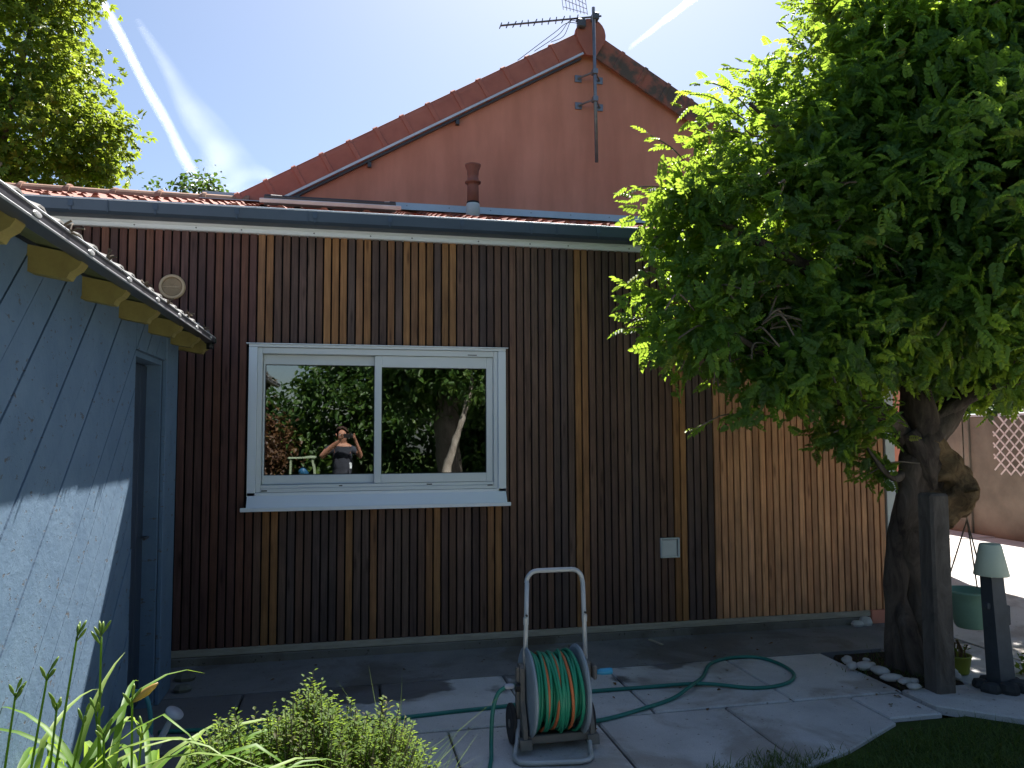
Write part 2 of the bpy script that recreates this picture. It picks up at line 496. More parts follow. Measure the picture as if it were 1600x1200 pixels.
M['bud'] = leaf_mat('daylily_bud', [(0.0, (0.13, 0.24, 0.04)), (0.7, (0.22, 0.3, 0.06)), (1.0, (0.5, 0.3, 0.1))], 0.35, (0.4, 0.45, 0.08), 0.4)
M['grass'] = leaf_mat('grass_blade', [(0.0, (0.04, 0.085, 0.015)), (0.7, (0.08, 0.14, 0.025)), (1.0, (0.2, 0.2, 0.06))], 0.35, (0.3, 0.4, 0.06), 0.5)
M['petal'] = leaf_mat('pink_petal', [(0.0, (0.5, 0.2, 0.25)), (1.0, (0.7, 0.45, 0.48))], 0.4, (0.7, 0.4, 0.45))


# ------------------------------------------------------------------ mesh building
class MB:
    def __init__(self):
        self.v = []
        self.f = []

    def add(self, vs, fs):
        o = len(self.v)
        self.v += [tuple(a) for a in vs]
        self.f += [tuple(i + o for i in f) for f in fs]

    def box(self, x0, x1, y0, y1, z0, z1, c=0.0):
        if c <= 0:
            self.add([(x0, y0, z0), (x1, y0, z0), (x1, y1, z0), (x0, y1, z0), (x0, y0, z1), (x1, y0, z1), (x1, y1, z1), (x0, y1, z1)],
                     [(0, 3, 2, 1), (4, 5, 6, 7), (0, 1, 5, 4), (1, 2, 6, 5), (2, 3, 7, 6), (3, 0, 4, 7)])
            return
        lo, hi = (x0, y0, z0), (x1, y1, z1)
        pts, idx = [], {}
        for sx in (0, 1):
            for sy in (0, 1):
                for sz in (0, 1):
                    s = (sx, sy, sz)
                    for a in range(3):
                        p = []
                        for k in range(3):
                            base = hi[k] if s[k] else lo[k]
                            p.append(base if k == a else base + (-c if s[k] else c))
                        idx[(s, a)] = len(pts)
                        pts.append(tuple(p))
        fs = []
        cx = [(lo[k] + hi[k]) / 2 for k in range(3)]

        def face(ids):
            a, b, d = (Vector(pts[i]) for i in ids[:3])
            n = (b - a).cross(d - a)
            m = sum((Vector(pts[i]) for i in ids), Vector()) / len(ids) - Vector(cx)
            fs.append(tuple(ids) if n.dot(m) > 0 else tuple(reversed(ids)))
        for a in range(3):
            b, d = (a + 1) % 3, (a + 2) % 3
            for sa in (0, 1):
                ring = []
                for sb, sd in ((0, 0), (1, 0), (1, 1), (0, 1)):
                    s = [0, 0, 0]
                    s[a], s[b], s[d] = sa, sb, sd
                    ring.append(idx[(tuple(s), a)])
                face(ring)
            for sb in (0, 1):      # edges parallel to a
                for sd in (0, 1):
                    s0, s1 = [0, 0, 0], [0, 0, 0]
                    s0[a], s1[a] = 0, 1
                    s0[b] = s1[b] = sb
                    s0[d] = s1[d] = sd
                    face([idx[(tuple(s0), b)], idx[(tuple(s1), b)], idx[(tuple(s1), d)], idx[(tuple(s0), d)]])
        for s in [(i, j, k) for i in (0, 1) for j in (0, 1) for k in (0, 1)]:
            face([idx[(s, 0)], idx[(s, 1)], idx[(s, 2)]])
        self.add(pts, fs)

    def tube(self, pts, r, n=8, caps=True, flat=1.0):
        pts = [Vector(p) for p in pts]
        rs = r if isinstance(r, (list, tuple)) else [r] * len(pts)
        o = len(self.v)
        t0 = (pts[1] - pts[0]).normalized()
        ref = Vector((0, 0, 1)) if abs(t0.z) < 0.9 else Vector((1, 0, 0))
        u = t0.cross(ref).normalized()
        for i, p in enumerate(pts):
            a = pts[max(i - 1, 0)]
            b = pts[min(i + 1, len(pts) - 1)]
            t = (b - a).normalized() if (b - a).length > 1e-9 else t0
            u = (u - t * u.dot(t))
            u = u.normalized() if u.length > 1e-6 else t.orthogonal().normalized()
            w = t.cross(u)
            for k in range(n):
                an = 2 * math.pi * k / n
                self.v.append(tuple(p + u * (math.cos(an) * rs[i]) + w * (math.sin(an) * rs[i] * flat)))
        for i in range(len(pts) - 1):
            for k in range(n):
                k2 = (k + 1) % n
                self.f.append((o + i * n + k, o + i * n + k2, o + (i + 1) * n + k2, o + (i + 1) * n + k))
        if caps:
            self.f.append(tuple(o + k for k in reversed(range(n))))
            e = o + (len(pts) - 1) * n
            self.f.append(tuple(e + k for k in range(n)))

    def lathe(self, prof, n=24, c=(0, 0, 0), axis='z', sq=(1, 1)):
        """prof: list of (r, h) from bottom to top"""
        o = len(self.v)
        for (r, h) in prof:
            for k in range(n):
                a = 2 * math.pi * k / n
                x, y = math.cos(a) * r * sq[0], math.sin(a) * r * sq[1]
                p = {'z': (x, y, h), 'x': (h, x, y), 'y': (y, h, x)}[axis]
                self.v.append((p[0] + c[0], p[1] + c[1], p[2] + c[2]))
        m = len(prof)
        for i in range(m - 1):
            for k in range(n):
                k2 = (k + 1) % n
                self.f.append((o + i * n + k, o + i * n + k2, o + (i + 1) * n + k2, o + (i + 1) * n + k))
        if prof[0][0] > 1e-6:
            self.f.append(tuple(o + k for k in reversed(range(n))))
        if prof[-1][0] > 1e-6:
            self.f.append(tuple(o + (m - 1) * n + k for k in range(n)))

    def prism(self, poly, d0, d1, axis):
        """poly: 2D points (counter-clockwise) in the two other axes, extruded d0..d1 along axis"""
        def P(a, b, d):
            return {'x': (d, a, b), 'y': (a, d, b), 'z': (a, b, d)}[axis]
        n = len(poly)
        vs = [P(a, b, d0) for a, b in poly] + [P(a, b, d1) for a, b in poly]
        fs = [tuple(reversed(range(n))), tuple(range(n, 2 * n))]
        for i in range(n):
            j = (i + 1) % n
            fs.append((i, j, n + j, n + i))
        if axis == 'y':
            fs = [tuple(reversed(f)) for f in fs]
        self.add(vs, fs)

    def mesh(self, name, mat, smooth=False):
        me = bpy.data.meshes.new(name)
        me.from_pydata(self.v, [], self.f)
        if mat:
            me.materials.append(mat)
        if smooth:
            me.polygons.foreach_set('use_smooth', [True] * len(me.polygons))
        me.update()
        return me

    def build(self, name, mat, parent=None, smooth=False, loc=None):
        return link(name, self.mesh(name, mat, smooth), parent, loc)


def link(name, me, parent=None, loc=None, color=None):
    o = bpy.data.objects.new(name, me)
    COL.objects.link(o)
    if parent is not None:
        o.parent = parent
        o.matrix_parent_inverse = Matrix.Translation(-parent.location)
    if loc is not None:
        o.location = loc
    if color is not None:
        o.color = rgba(color)
    return o


def tag(o, label=None, cat=None, group=None, kind=None):
    if label:
        o['label'] = label
    if cat:
        o['category'] = cat
    if group:
        o['group'] = group
    if kind:
        o['kind'] = kind
    return o


def thing(name, label, cat, loc=(0, 0, 0), rz=0.0, group=None):
    o = bpy.data.objects.new(name, None)
    COL.objects.link(o)
    o.empty_display_size = 0.1
    o.location = loc
    o.rotation_euler = (0, 0, rz)
    return tag(o, label, cat, group)


def struct(o):
    o['kind'] = 'structure'
    return o


def B(name, mat, parent, *boxes, c=0.0, loc=None):
    m = MB()
    for b in boxes:
        m.box(*b, c=c)
    return m.build(name, mat, parent, loc=loc)


def arc(c, r, a0, a1, n, plane='xz'):
    out = []
    for i in range(n + 1):
        a = math.radians(a0 + (a1 - a0) * i / n)
        p, q = math.cos(a) * r, math.sin(a) * r
        out.append({'xz': (c[0] + p, c[1], c[2] + q), 'xy': (c[0] + p, c[1] + q, c[2]), 'yz': (c[0], c[1] + p, c[2] + q)}[plane])
    return out


def spline(pts, n=8):
    """Catmull-Rom through pts"""
    P = [Vector(p) for p in pts]
    P = [P[0] * 2 - P[1]] + P + [P[-1] * 2 - P[-2]]
    out = []
    for i in range(1, len(P) - 2):
        for k in range(n):
            t = k / n
            a, b, c, d = P[i - 1], P[i], P[i + 1], P[i + 2]
            out.append(0.5 * ((2 * b) + (c - a) * t + (2 * a - 5 * b + 4 * c - d) * t * t + (3 * b - a - 3 * c + d) * t ** 3))
    out.append(P[-2])
    return out


def array_mesh(name, V, F, mat, tint=None, smooth=False):
    """V (n,3), F (m,k) arrays -> mesh, with an optional per-vertex tint"""
    me = bpy.data.meshes.new(name)
    me.vertices.add(len(V))
    me.vertices.foreach_set('co', np.asarray(V, dtype=np.float32).ravel())
    k = F.shape[1]
    me.loops.add(F.size)
    me.loops.foreach_set('vertex_index', np.asarray(F, dtype=np.int32).ravel())
    me.polygons.add(len(F))
    me.polygons.foreach_set('loop_start', np.arange(0, F.size, k, dtype=np.int32))
    me.polygons.foreach_set('loop_total', np.full(len(F), k, dtype=np.int32))
    if tint is not None:
        at = me.attributes.new('tint', 'FLOAT', 'POINT')
        at.data.foreach_set('value', np.asarray(tint, dtype=np.float32))
    me.materials.append(mat)
    me.update(calc_edges=True)
    if smooth:
        me.polygons.foreach_set('use_smooth', [True] * len(me.polygons))
    return me


def norm(a):
    return a / np.maximum(np.linalg.norm(a, axis=-1, keepdims=True), 1e-9)


def leaf_mesh(name, T, TF, P, D, Nn, S, tint, mat):
    """stamp template T (k,3: side, forward, normal) at P with forward D, normal Nn, size S"""
    D = norm(D)
    Nn = norm(Nn - D * np.sum(Nn * D, axis=1, keepdims=True))
    X = np.cross(D, Nn)
    S = S[:, None, None]
    V = P[:, None, :] + S * (T[None, :, 0:1] * X[:, None, :] + T[None, :, 1:2] * D[:, None, :] + T[None, :, 2:3] * Nn[:, None, :])
    k = len(T)
    F = (np.arange(len(P)) * k)[:, None, None] + TF[None]
    return array_mesh(name, V.reshape(-1, 3), F.reshape(-1, TF.shape[1]), mat, np.repeat(tint, k))


def leaflet(base, d, ln, w, fold=0.25, droop=0.0):
    """two folded quads; base (2,), direction d in the leaf plane"""
    d = np.array(d, float)
    d /= np.linalg.norm(d)
    s = np.array([d[1], -d[0]])
    b = np.array(base, float)

    def p(t, q, z):
        a = b + d * (ln * t) + s * q
        return (a[0], a[1], z - droop * t * t * ln)
    z0 = 0.0
    return [p(0, 0, z0), p(0.35, -w, fold * w), p(0.75, -w * 0.7, fold * w * 0.6), p(1, 0, -0.02),
            p(0.75, w * 0.7, fold * w * 0.6), p(0.35, w, fold * w)], [(0, 3, 2, 1), (0, 5, 4, 3)]


def pinnate(pairs=4, ln=0.33, w=0.115):
    V, F = [], []
    for i in range(pairs):
        t = 0.24 + 0.66 * i / pairs
        for s in (-1, 1):
            v, f = leaflet((0, t), (s * 1.0, 0.55 + 0.25 * i / pairs), ln * (1 - 0.25 * i / pairs), w, 0.5, 0.35)
            o = len(V)
            V += [(a, b, c - 0.32 * t * t) for a, b, c in v]
            F += [tuple(q + o for q in ff) for ff in f]
    v, f = leaflet((0, 0.86), (0, 1), ln * 0.95, w, 0.5, 0.35)
    o = len(V)
    V += [(a, b, c - 0.25) for a, b, c in v]
    F += [tuple(q + o for q in ff) for ff in f]
    # rachis
    o = len(V)
    V += [(-0.008, 0, 0), (0.008, 0, 0), (0.006, 0.88, -0.245), (-0.006, 0.88, -0.245)]
    F.append((o, o + 1, o + 2, o + 3))
    return np.array(V), np.array(F)


PIN_V, PIN_F = pinnate()
_v, _f = leaflet((0, 0), (0, 1), 1.0, 0.34, 0.35, 0.25)
OVAL_V, OVAL_F = np.array(_v), np.array(_f)
# a lobed leaf: five leaflets fanned from one point
_V, _F = [], []
for _a in (-85, -42, 0, 42, 85):
    v_, f_ = leaflet((0, 0), (math.sin(math.radians(_a)), math.cos(math.radians(_a))), 1.0 - abs(_a) / 260, 0.2, 0.3, 0.3)
    _o = len(_V)
    _V += v_
    _F += [tuple(q + _o for q in ff) for ff in f_]
LOBE_V, LOBE_F = np.array(_V), np.array(_F)


def blobnoise(P, s, seed):
    r = np.random.default_rng(seed)
    out = np.zeros(len(P))
    for _ in range(6):
        k = r.normal(size=3) * s
        out += np.sin(P @ k + r.uniform(0, 6.28))
    return out / 6.0


def crown_points(blobs, density, seed, inner=0.5, wobble=0.16, ns=3.0, thin={}):
    """shoot positions near the surface of the union of ellipsoids; returns P, outward normal, depth 0..1+"""
    r = np.random.default_rng(seed)
    Ps, Ns, Us = [], [], []
    B_ = [(np.array(c, float), np.array(s, float)) for c, s in blobs]
    for i, (c, s) in enumerate(B_):
        area = 4 * math.pi * ((s[0] * s[1]) ** 1.6 / 3 + (s[0] * s[2]) ** 1.6 / 3 + (s[1] * s[2]) ** 1.6 / 3) ** (1 / 1.6)
        n = int(area * density * thin.get(i, 1.0))
        d = norm(r.normal(size=(n, 3)))
        u = inner + (1.0 - inner) * r.random(n) ** 0.55
        u = u * (1 + wobble * blobnoise(d * s + c, ns, seed + 5) * 1.6)
        u[r.random(n) < 0.04] *= 1.14
        p = c + d * s * u[:, None]
        keep = np.ones(n, bool)
        for j, (c2, s2) in enumerate(B_):
            if j != i:
                q = np.linalg.norm((p - c2) / s2, axis=1)
                keep &= q > 0.5
        Ps.append(p[keep])
        Ns.append(norm(d / s)[keep])
        Us.append(u[keep])
    return np.concatenate(Ps), np.concatenate(Ns), np.concatenate(Us)


def crown(name, parent, mat, blobs, density, leaves, size, tmpl, seed, droop=0.35, clump=0.0, spread=0.12, carve=None,
          up=0.8, tint_shift=0.0, inner=0.5, wobble=0.16, ns=3.0, thin={}, rand=0.4):
    r = np.random.default_rng(seed + 100)
    P, Nn, U = crown_points(blobs, density, seed, inner, wobble, ns, thin)
    if clump > 0:
        keep = blobnoise(P, 5.5, seed + 9) > -clump
        P, Nn, U = P[keep], Nn[keep], U[keep]
    if carve:
        for c, s in carve:
            k = np.linalg.norm((P - np.array(c)) / np.array(s), axis=1) > 1
            P, Nn, U = P[k], Nn[k], U[k]
    n = len(P)
    P = np.repeat(P, leaves, 0)
    O = np.repeat(Nn, leaves, 0)
    U = np.repeat(U, leaves)
    m = len(P)
    shoot_t = np.repeat(r.normal(0, 0.21, n), leaves)
    D = norm(O * 0.7 + r.normal(0, 0.75, (m, 3)) + np.array([0, 0, -droop]))
    P = P + r.normal(0, spread, (m, 3)) * 0.6 + O * r.uniform(-spread, spread, (m, 1))
    No = norm(np.array([0, 0, up]) + O * 0.45 + r.normal(0, rand, (m, 3)))
    S = size * r.uniform(0.65, 1.25, m)
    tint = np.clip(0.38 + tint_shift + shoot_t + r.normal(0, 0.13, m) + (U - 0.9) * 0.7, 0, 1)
    me = leaf_mesh(name, tmpl[0], tmpl[1], P, D, No, S, tint, mat)
    o = link(name, me, parent)
    return o


# ================================================================== SETTING: ground
struct(B('ground', M['lawn'], None, (-60, 60, -60, 60, -0.4, -0.07)))
struct(B('house_apron', M['apron'], None, (-2.2, 4.62, -0.68, 0.02, -0.06, -0.004)))
struct(B('lawn', M['lawn'], None, (1.75, 5.21, -3.59, -1.94, -0.2, -0.022)))
struct(B('bounce_slab', M['drive'], None, (0.42, 9.6, -9.0, -3.6, -0.09, -0.03), c=0.006))  # unseen pale slab added behind the camera to bounce sun onto the wall
struct(B('flower_bed', M['soil'], None, (-1.5, 0.36, -4.6, -2.42, -0.065, 0.06), c=0.03))

paving = struct(B('paving', M['soil'], None, (-1.6, 2.18, -2.40, -0.69, -0.068, -0.03), (2.1805, 3.34, -1.93, -0.69, -0.068, -0.03)))


def slab(poly, z=0.0):
    """a cast slab with a worn (chamfered) top edge; poly counter-clockwise"""
    cx = sum(p[0] for p in poly) / len(poly)
    cy = sum(p[1] for p in poly) / len(poly)
    n = len(poly)
    ins = []
    for (x, y) in poly:
        d = math.hypot(x - cx, y - cy)
        k = 1 - 0.012 / d
        ins.append((cx + (x - cx) * k, cy + (y - cy) * k))
    m = MB()
    vs = [(x - cx, y - cy, -0.05) for x, y in poly] + [(x - cx, y - cy, -0.008) for x, y in poly] + [(x - cx, y - cy, 0) for x, y in ins]
    fs = [tuple(reversed(range(n))), tuple(range(2 * n, 3 * n))]
    for i in range(n):
        j = (i + 1) % n
        fs += [(i, j, n + j, n + i), (n + i, n + j, 2 * n + j, 2 * n + i)]
    m.add(vs, fs)
    return m.build('slab', M['slab'], paving, loc=(cx, cy, z))


def row(y0, y1, xs, gap=0.006, skew=0.0):
    for a, b in zip(xs[:-1], xs[1:]):
        g = gap
        slab([(a + g, y0 + g), (b - g, y0 + g), (b - g + skew, y1 - g), (a + g + skew, y1 - g)], random.uniform(-0.002, 0.002))


row(-1.545, -0.69, [-1.55, -0.62, 0.21, 1.02, 1.74, 2.63, 3.38])
row(-2.40, -1.56, [-0.9, -0.3, 0.545, 1.37, 2.17])
slab([(2.176, -2.38), (2.5, -2.25), (2.98, -1.98), (2.98, -1.566), (2.176, -1.566)])
row(-1.92, -1.56, [2.99, 3.34])
row(-3.3, -2.41, [0.38, 0.95, 1.72], 0.01)
# raised slabs around the lamp, and the walk towards the driveway
slab([(3.36, -1.84), (3.8, -2.22), (5.2, -2.75), (5.2, -1.56), (3.36, -1.56)], 0.014)
row(-1.54, -0.69, [3.86, 4.62], 0.008)
struct(B('driveway', M['drive'], None, (4.66, 9.66, -1.52, 4.2, -0.06, -0.006), (5.22, 9.66, -3.58, -1.53, -0.06, -0.006), c=0.004))  # second box is an unseen stretch added to bounce sun onto the slats
struct(B('street_pavement', M['drive'], None, (7.0, 9.66, 4.215, 16, -0.06, 0.004), c=0.004))
B('soil_ring', M['soil'], None, (3.40, 3.85, -1.53, -0.80, -0.06, 0.015), c=0.015)
struct(bpy.data.objects['soil_ring'])
bpy.data.objects['soil_ring'].name = 'tree_pit_soil'

# ================================================================== HOUSE
house = thing('house', 'single storey house with vertical wooden slat wall, white window and salmon gable behind', 'house', (0.0, 0.0, 0.0))

# --- clad extension: wall core with the window opening
XL, XR, ZB, ZT = -3.9, 4.50, 0.107, 3.09
WX0, WX1, WZ0, WZ1 = -0.66, 1.14, 1.15, 2.215
clad = B('clad_wall', M['black'], house, (XL, WX0, 0.024, 0.2, 0.0, 3.15), (WX1, XR, 0.024, 0.2, 0.0, 3.15),
         (WX0, WX1, 0.024, 0.2, 0.0, WZ0), (WX0, WX1, 0.024, 0.2, WZ1, 3.15))
PITCH = 0.05863


def slat_mesh(z0, z1):
    m = MB()
    w, c = 0.0235, 0.0025
    y0, y1 = 0.0, 0.021
    poly = [(-w, y0 + c), (-w + c, y0), (w - c, y0), (w, y0 + c), (w, y1), (-w, y1)]
    m.prism(poly, z0, z1, 'z')
    return m.mesh('slat', M['slat'])


SL_FULL = slat_mesh(ZB, ZT)
SL_TOP = slat_mesh(2.262, ZT)
SL_BOT = slat_mesh(ZB, 1.06)
DARK = [(0.142, 0.087, 0.067), (0.122, 0.078, 0.066), (0.162, 0.095, 0.068), (0.105, 0.075, 0.069), (0.147, 0.096, 0.075)]
LIGHT = [(0.28, 0.145, 0.068), (0.32, 0.165, 0.068), (0.26, 0.14, 0.072), (0.34, 0.18, 0.075)]
MID = [(0.14, 0.095, 0.075), (0.13, 0.09, 0.075)]
RED = [(0.15, 0.07, 0.056), (0.125, 0.063, 0.055), (0.17, 0.08, 0.056), (0.11, 0.062, 0.057)]
PALE = [(0.63, 0.345, 0.18), (0.57, 0.31, 0.165), (0.67, 0.375, 0.2), (0.52, 0.27, 0.14), (0.61, 0.34, 0.19)]  # lighter wood, with some driveway bounce light put into the colour too


def tone(x, part):
    def inn(*rs):
        return any(a <= x <= b for a, b in rs)
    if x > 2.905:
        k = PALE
    elif inn((1.715, 1.845)) or inn((2.545, 2.69)):
        k = LIGHT
    elif part == 'bot' and inn((-0.61, -0.5), (-0.02, 0.035), (0.16, 0.235), (0.57, 0.7), (1.03, 1.17)):
        k = LIGHT
    elif part == 'bot' and inn((0.035, 0.16), (0.33, 0.45)):
        k = MID
    elif part == 'top' and inn((-0.64, -0.52), (-0.17, 0.18), (0.305, 0.8)):
        k = LIGHT if random.random() > 0.2 else MID
    elif x < -0.64:
        k = RED
    else:
        k = DARK
    c = random.choice(k)
    f = random.uniform(0.85, 1.15)
    return tuple(v * f for v in c)


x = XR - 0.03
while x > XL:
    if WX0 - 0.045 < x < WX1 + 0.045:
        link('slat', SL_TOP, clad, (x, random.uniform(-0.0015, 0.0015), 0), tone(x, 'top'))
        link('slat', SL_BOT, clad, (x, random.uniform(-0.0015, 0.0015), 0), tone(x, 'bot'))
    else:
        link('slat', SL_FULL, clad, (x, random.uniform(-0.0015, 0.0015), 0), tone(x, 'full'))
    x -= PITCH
B('base_batten', M['batten'], house, (XL, 4.318, -0.004, 0.022, 0.056, 0.1045), c=0.003)
B('plinth', M['plinth'], house, (XL, 4.30, 0.03, 0.2, -0.06, 0.055), (XL, 4.24, -0.012, 0.03, -0.06, 0.0535), c=0.006)
B('plinth_end', M['salmon'], house, (4.325, 4.61, -0.012, 0.2, -0.06, 0.104), c=0.004)
B('corner_trim', M['box'], house, (4.508, 4.60, -0.014, 0.03, 0.106, 3.07), c=0.003)
B('end_wall', M['salmon'], house, (4.50, 4.60, 0.032, 2.6, 0.0, 3.2))

# --- fascia and gutter
fm = MB()
fm.prism([(-0.035, 3.072), (-0.028, 3.066), (0.02, 3.066), (0.02, 3.128), (-0.05, 3.128), (-0.05, 3.098), (-0.035, 3.094)], XL, 4.62, 'x')
fas = fm.build('fascia', M['white'], house)
for i in range(16):
    q = MB()
    q.lathe([(0.006, 0), (0.005, 0.004)], 8, (0, 0, 0), 'y')
    q.build('screw', M['galv'], fas, loc=(-2.0 + i * 0.41 + (0.1 if i % 3 else 0), -0.0365, 3.084))
gm = MB()
gm.prism([(-0.20, 3.205), (-0.205, 3.2), (-0.195, 3.13), (-0.17, 3.112), (-0.06, 3.112), (-0.055, 3.205), (-0.06, 3.205),
          (-0.066, 3.12), (-0.168, 3.12), (-0.188, 3.135), (-0.194, 3.205)], XL, 4.64, 'x')
gut = gm.build('gutter', M['zinc'], house)
gl = MB()
gl.tube([(XL, -0.2, 3.207), (4.64, -0.2, 3.207)], 0.007, 8)
gl.build('gutter_bead', M['zinc_light'], gut)
for i in range(13):
    q = MB()
    q.box(-0.016, 0.016, -0.2065, -0.2035, 3.15, 3.2)
    q.box(-0.004, 0.004, -0.203, -0.199, 3.12, 3.2)
    q.build('gutter_bracket', M['zinc'], gut, loc=(-1.85 + i * 0.6 * 0.89, 0, 0))
for xx in (-1.62, -0.3, 1.55, 3.2):
    B('gutter_joint', M['zinc'], gut, (xx, xx + 0.004, -0.2075, -0.2035, 3.118, 3.203))

# --- window
win = thing('window', None, None, (0.24, 0.0, 1.06))
win.parent = house
del_keys = [k for k in win.keys()]
sur = MB()
sur.box(-0.705, -0.645, -0.03, 0.05, 1.16, 2.235, c=0.003)
sur.box(1.124, 1.184, -0.03, 0.05, 1.16, 2.235, c=0.003)
sur.box(-0.705, 1.184, -0.032, 0.05, 2.236, 2.256, c=0.003)
sur.build('surround', M['white'], win)
B('drip_edge', M['white'], win, (-0.722, 1.2, -0.052, 0.0, 2.2565, 2.262))
sl = MB()
sl.prism([(0.05, 1.185), (0.05, 1.06), (-0.085, 1.06), (-0.085, 1.084), (-0.03, 1.165), (-0.03, 1.185)], -0.7, 1.181, 'x')
sl.build('sill', M['white'], win)
B('sill_lip', M['white'], win, (-0.738, 1.207, -0.098, -0.0855, 1.058, 1.087), c=0.003)
fr = MB()
fr.box(-0.644, -0.612, -0.012, 0.09, 1.187, 2.234, c=0.003)
fr.box(1.091, 1.123, -0.012, 0.09, 1.187, 2.234, c=0.003)
fr.box(-0.611, 1.09, -0.012, 0.09, 2.19, 2.234, c=0.003)
fr.box(-0.611, 1.09, -0.018, 0.09, 1.187, 1.215, c=0.003)
fr.box(-0.611, 1.09, -0.004, 0.09, 1.2155, 1.238, c=0.002)
fr.build('frame', M['pvc'], win)


def sash(x0, x1, z0, z1, y, lw, rw, bw, tw):
    m = MB()
    m.box(x0, x0 + lw, y, y + 0.035, z0, z1, c=0.003)
    m.box(x1 - rw, x1, y, y + 0.035, z0, z1, c=0.003)
    m.box(x0 + lw, x1 - rw, y + 0.001, y + 0.034, z0, z0 + bw, c=0.003)
    m.box(x0 + lw, x1 - rw, y + 0.001, y + 0.034, z1 - tw, z1, c=0.003)
    m.build('sash', M['pvc'], win)
    a = (x0 + lw, x1 - rw, z0 + bw, z1 - tw)
    g = MB()
    g.box(a[0], a[0] + 0.005, y + 0.01, y + 0.03, a[2], a[3])
    g.box(a[1] - 0.005, a[1], y + 0.01, y + 0.03, a[2], a[3])
    g.box(a[0] + 0.005, a[1] - 0.005, y + 0.01, y + 0.03, a[2], a[2] + 0.005)
    g.box(a[0] + 0.005, a[1] - 0.005, y + 0.01, y + 0.03, a[3] - 0.005, a[3])
    g.build('gasket', M['rubber'], win)
    p = MB()
    p.box(a[0] + 0.005, a[1] - 0.005, y + 0.018, y + 0.022, a[2] + 0.005, a[3] - 0.005)
    p.build('pane', M['glass'], win)


sash(-0.609, 0.236, 1.24, 2.188, 0.045, 0.012, 0.045, 0.065, 0.072)
sash(0.19, 1.088, 1.24, 2.188, 0.006, 0.052, 0.05, 0.065, 0.085)
for (sx, sz) in ((-0.585, 1.199), (1.06, 1.212), (-0.05, 1.226), (0.6, 1.226)):
    w_ = 0.02 if abs(sx) > 0.4 else 0.012
    B('drain_slot', M['dark'], win, (sx - w_, sx + w_, -0.0205 if sz < 1.216 else -0.006, -0.0178 if sz < 1.216 else -0.0038, sz - 0.004, sz + 0.004))
B('vent_slot', M['dark'], win, (0.89, 0.96, -0.0135, -0.0118, 2.2, 2.206))
rm = MB()
rm.box(WX0 - 0.5, WX1 + 0.5, 2.3, 2.32, 0.05, 2.9)
rm.box(WX0 - 0.52, WX0 - 0.5, 0.21, 2.32, 0.05, 2.9)
rm.box(WX1 + 0.5, WX1 + 0.52, 0.21, 2.32, 0.05, 2.9)
rm.box(WX0 - 0.52, WX1 + 0.52, 0.21, 2.32, 2.9, 2.92)
rm.box(WX0 - 0.52, WX1 + 0.52, 0.21, 2.32, 0.03, 0.05)
rm.build('room_lining', M['room'], house)

# --- lean-to roof with individual tiles
SLOPE = (4.06 - 3.225) / (2.58 + 0.19)
TH = math.atan(SLOPE)


def roof_z(y):
    return 3.225 + SLOPE * (y + 0.19)


deck = MB()
deck.prism([(-0.17, roof_z(-0.17) - 0.08), (2.58, roof_z(2.58) - 0.08), (2.58, roof_z(2.58) - 0.052), (-0.17, roof_z(-0.17) - 0.052)], XL, 4.62, 'x')
lean = deck.build('lean_to_roof', M['sheet'], house)


def tile_mesh(w, l):
    m = MB()
    prof = []
    n = 10
    for i in range(n + 1):
        t = i / n
        if t < 0.3:
            z = 0.034 * math.sin(t / 0.3 * math.pi)
        elif t < 0.62:
            z = 0.004
        elif t < 0.8:
            z = 0.016 * math.sin((t - 0.62) / 0.18 * math.pi)
        else:
            z = 0.002
        prof.append((t * w, z))
    top = [[(x, 0, z + 0.024) for x, z in prof], [(x, l, z + 0.004) for x, z in prof]]
    vs = top[0] + top[1] + [(x, 0, z + 0.008) for x, z in prof]
    k = n + 1
    fs = []
    for i in range(n):
        fs.append((i, i + 1, k + i + 1, k + i))
        fs.append((2 * k + i, 2 * k + i + 1, i + 1, i))
    m.add(vs, fs)
    return m.mesh('roof_tile', M['tile'], False)


TILE = tile_mesh(0.3, 0.395)
ROWS, EXPO = 8, 0.355
SKX0, SKX1, SKY0, SKY1 = -0.66, 0.36, 0.35, 1.45
for r in range(ROWS):
    for k in range(28):
        tx = XL + 0.02 + k * 0.304
        s0 = r * EXPO
        y = -0.165 + s0 * math.cos(TH)
        if tx > 4.33:
            continue
        if tx + 0.3 > SKX0 + 0.05 and tx < SKX1 - 0.05 and y + 0.33 > SKY0 + 0.1 and y < SKY1 - 0.1:
            continue
        o = link('roof_tile', TILE, lean, (tx + random.uniform(-0.003, 0.003), y, roof_z(y) - 0.045 + random.uniform(-0.002, 0.003)))
        o.rotation_euler = (TH, random.uniform(-0.006, 0.006), random.uniform(-0.006, 0.006))
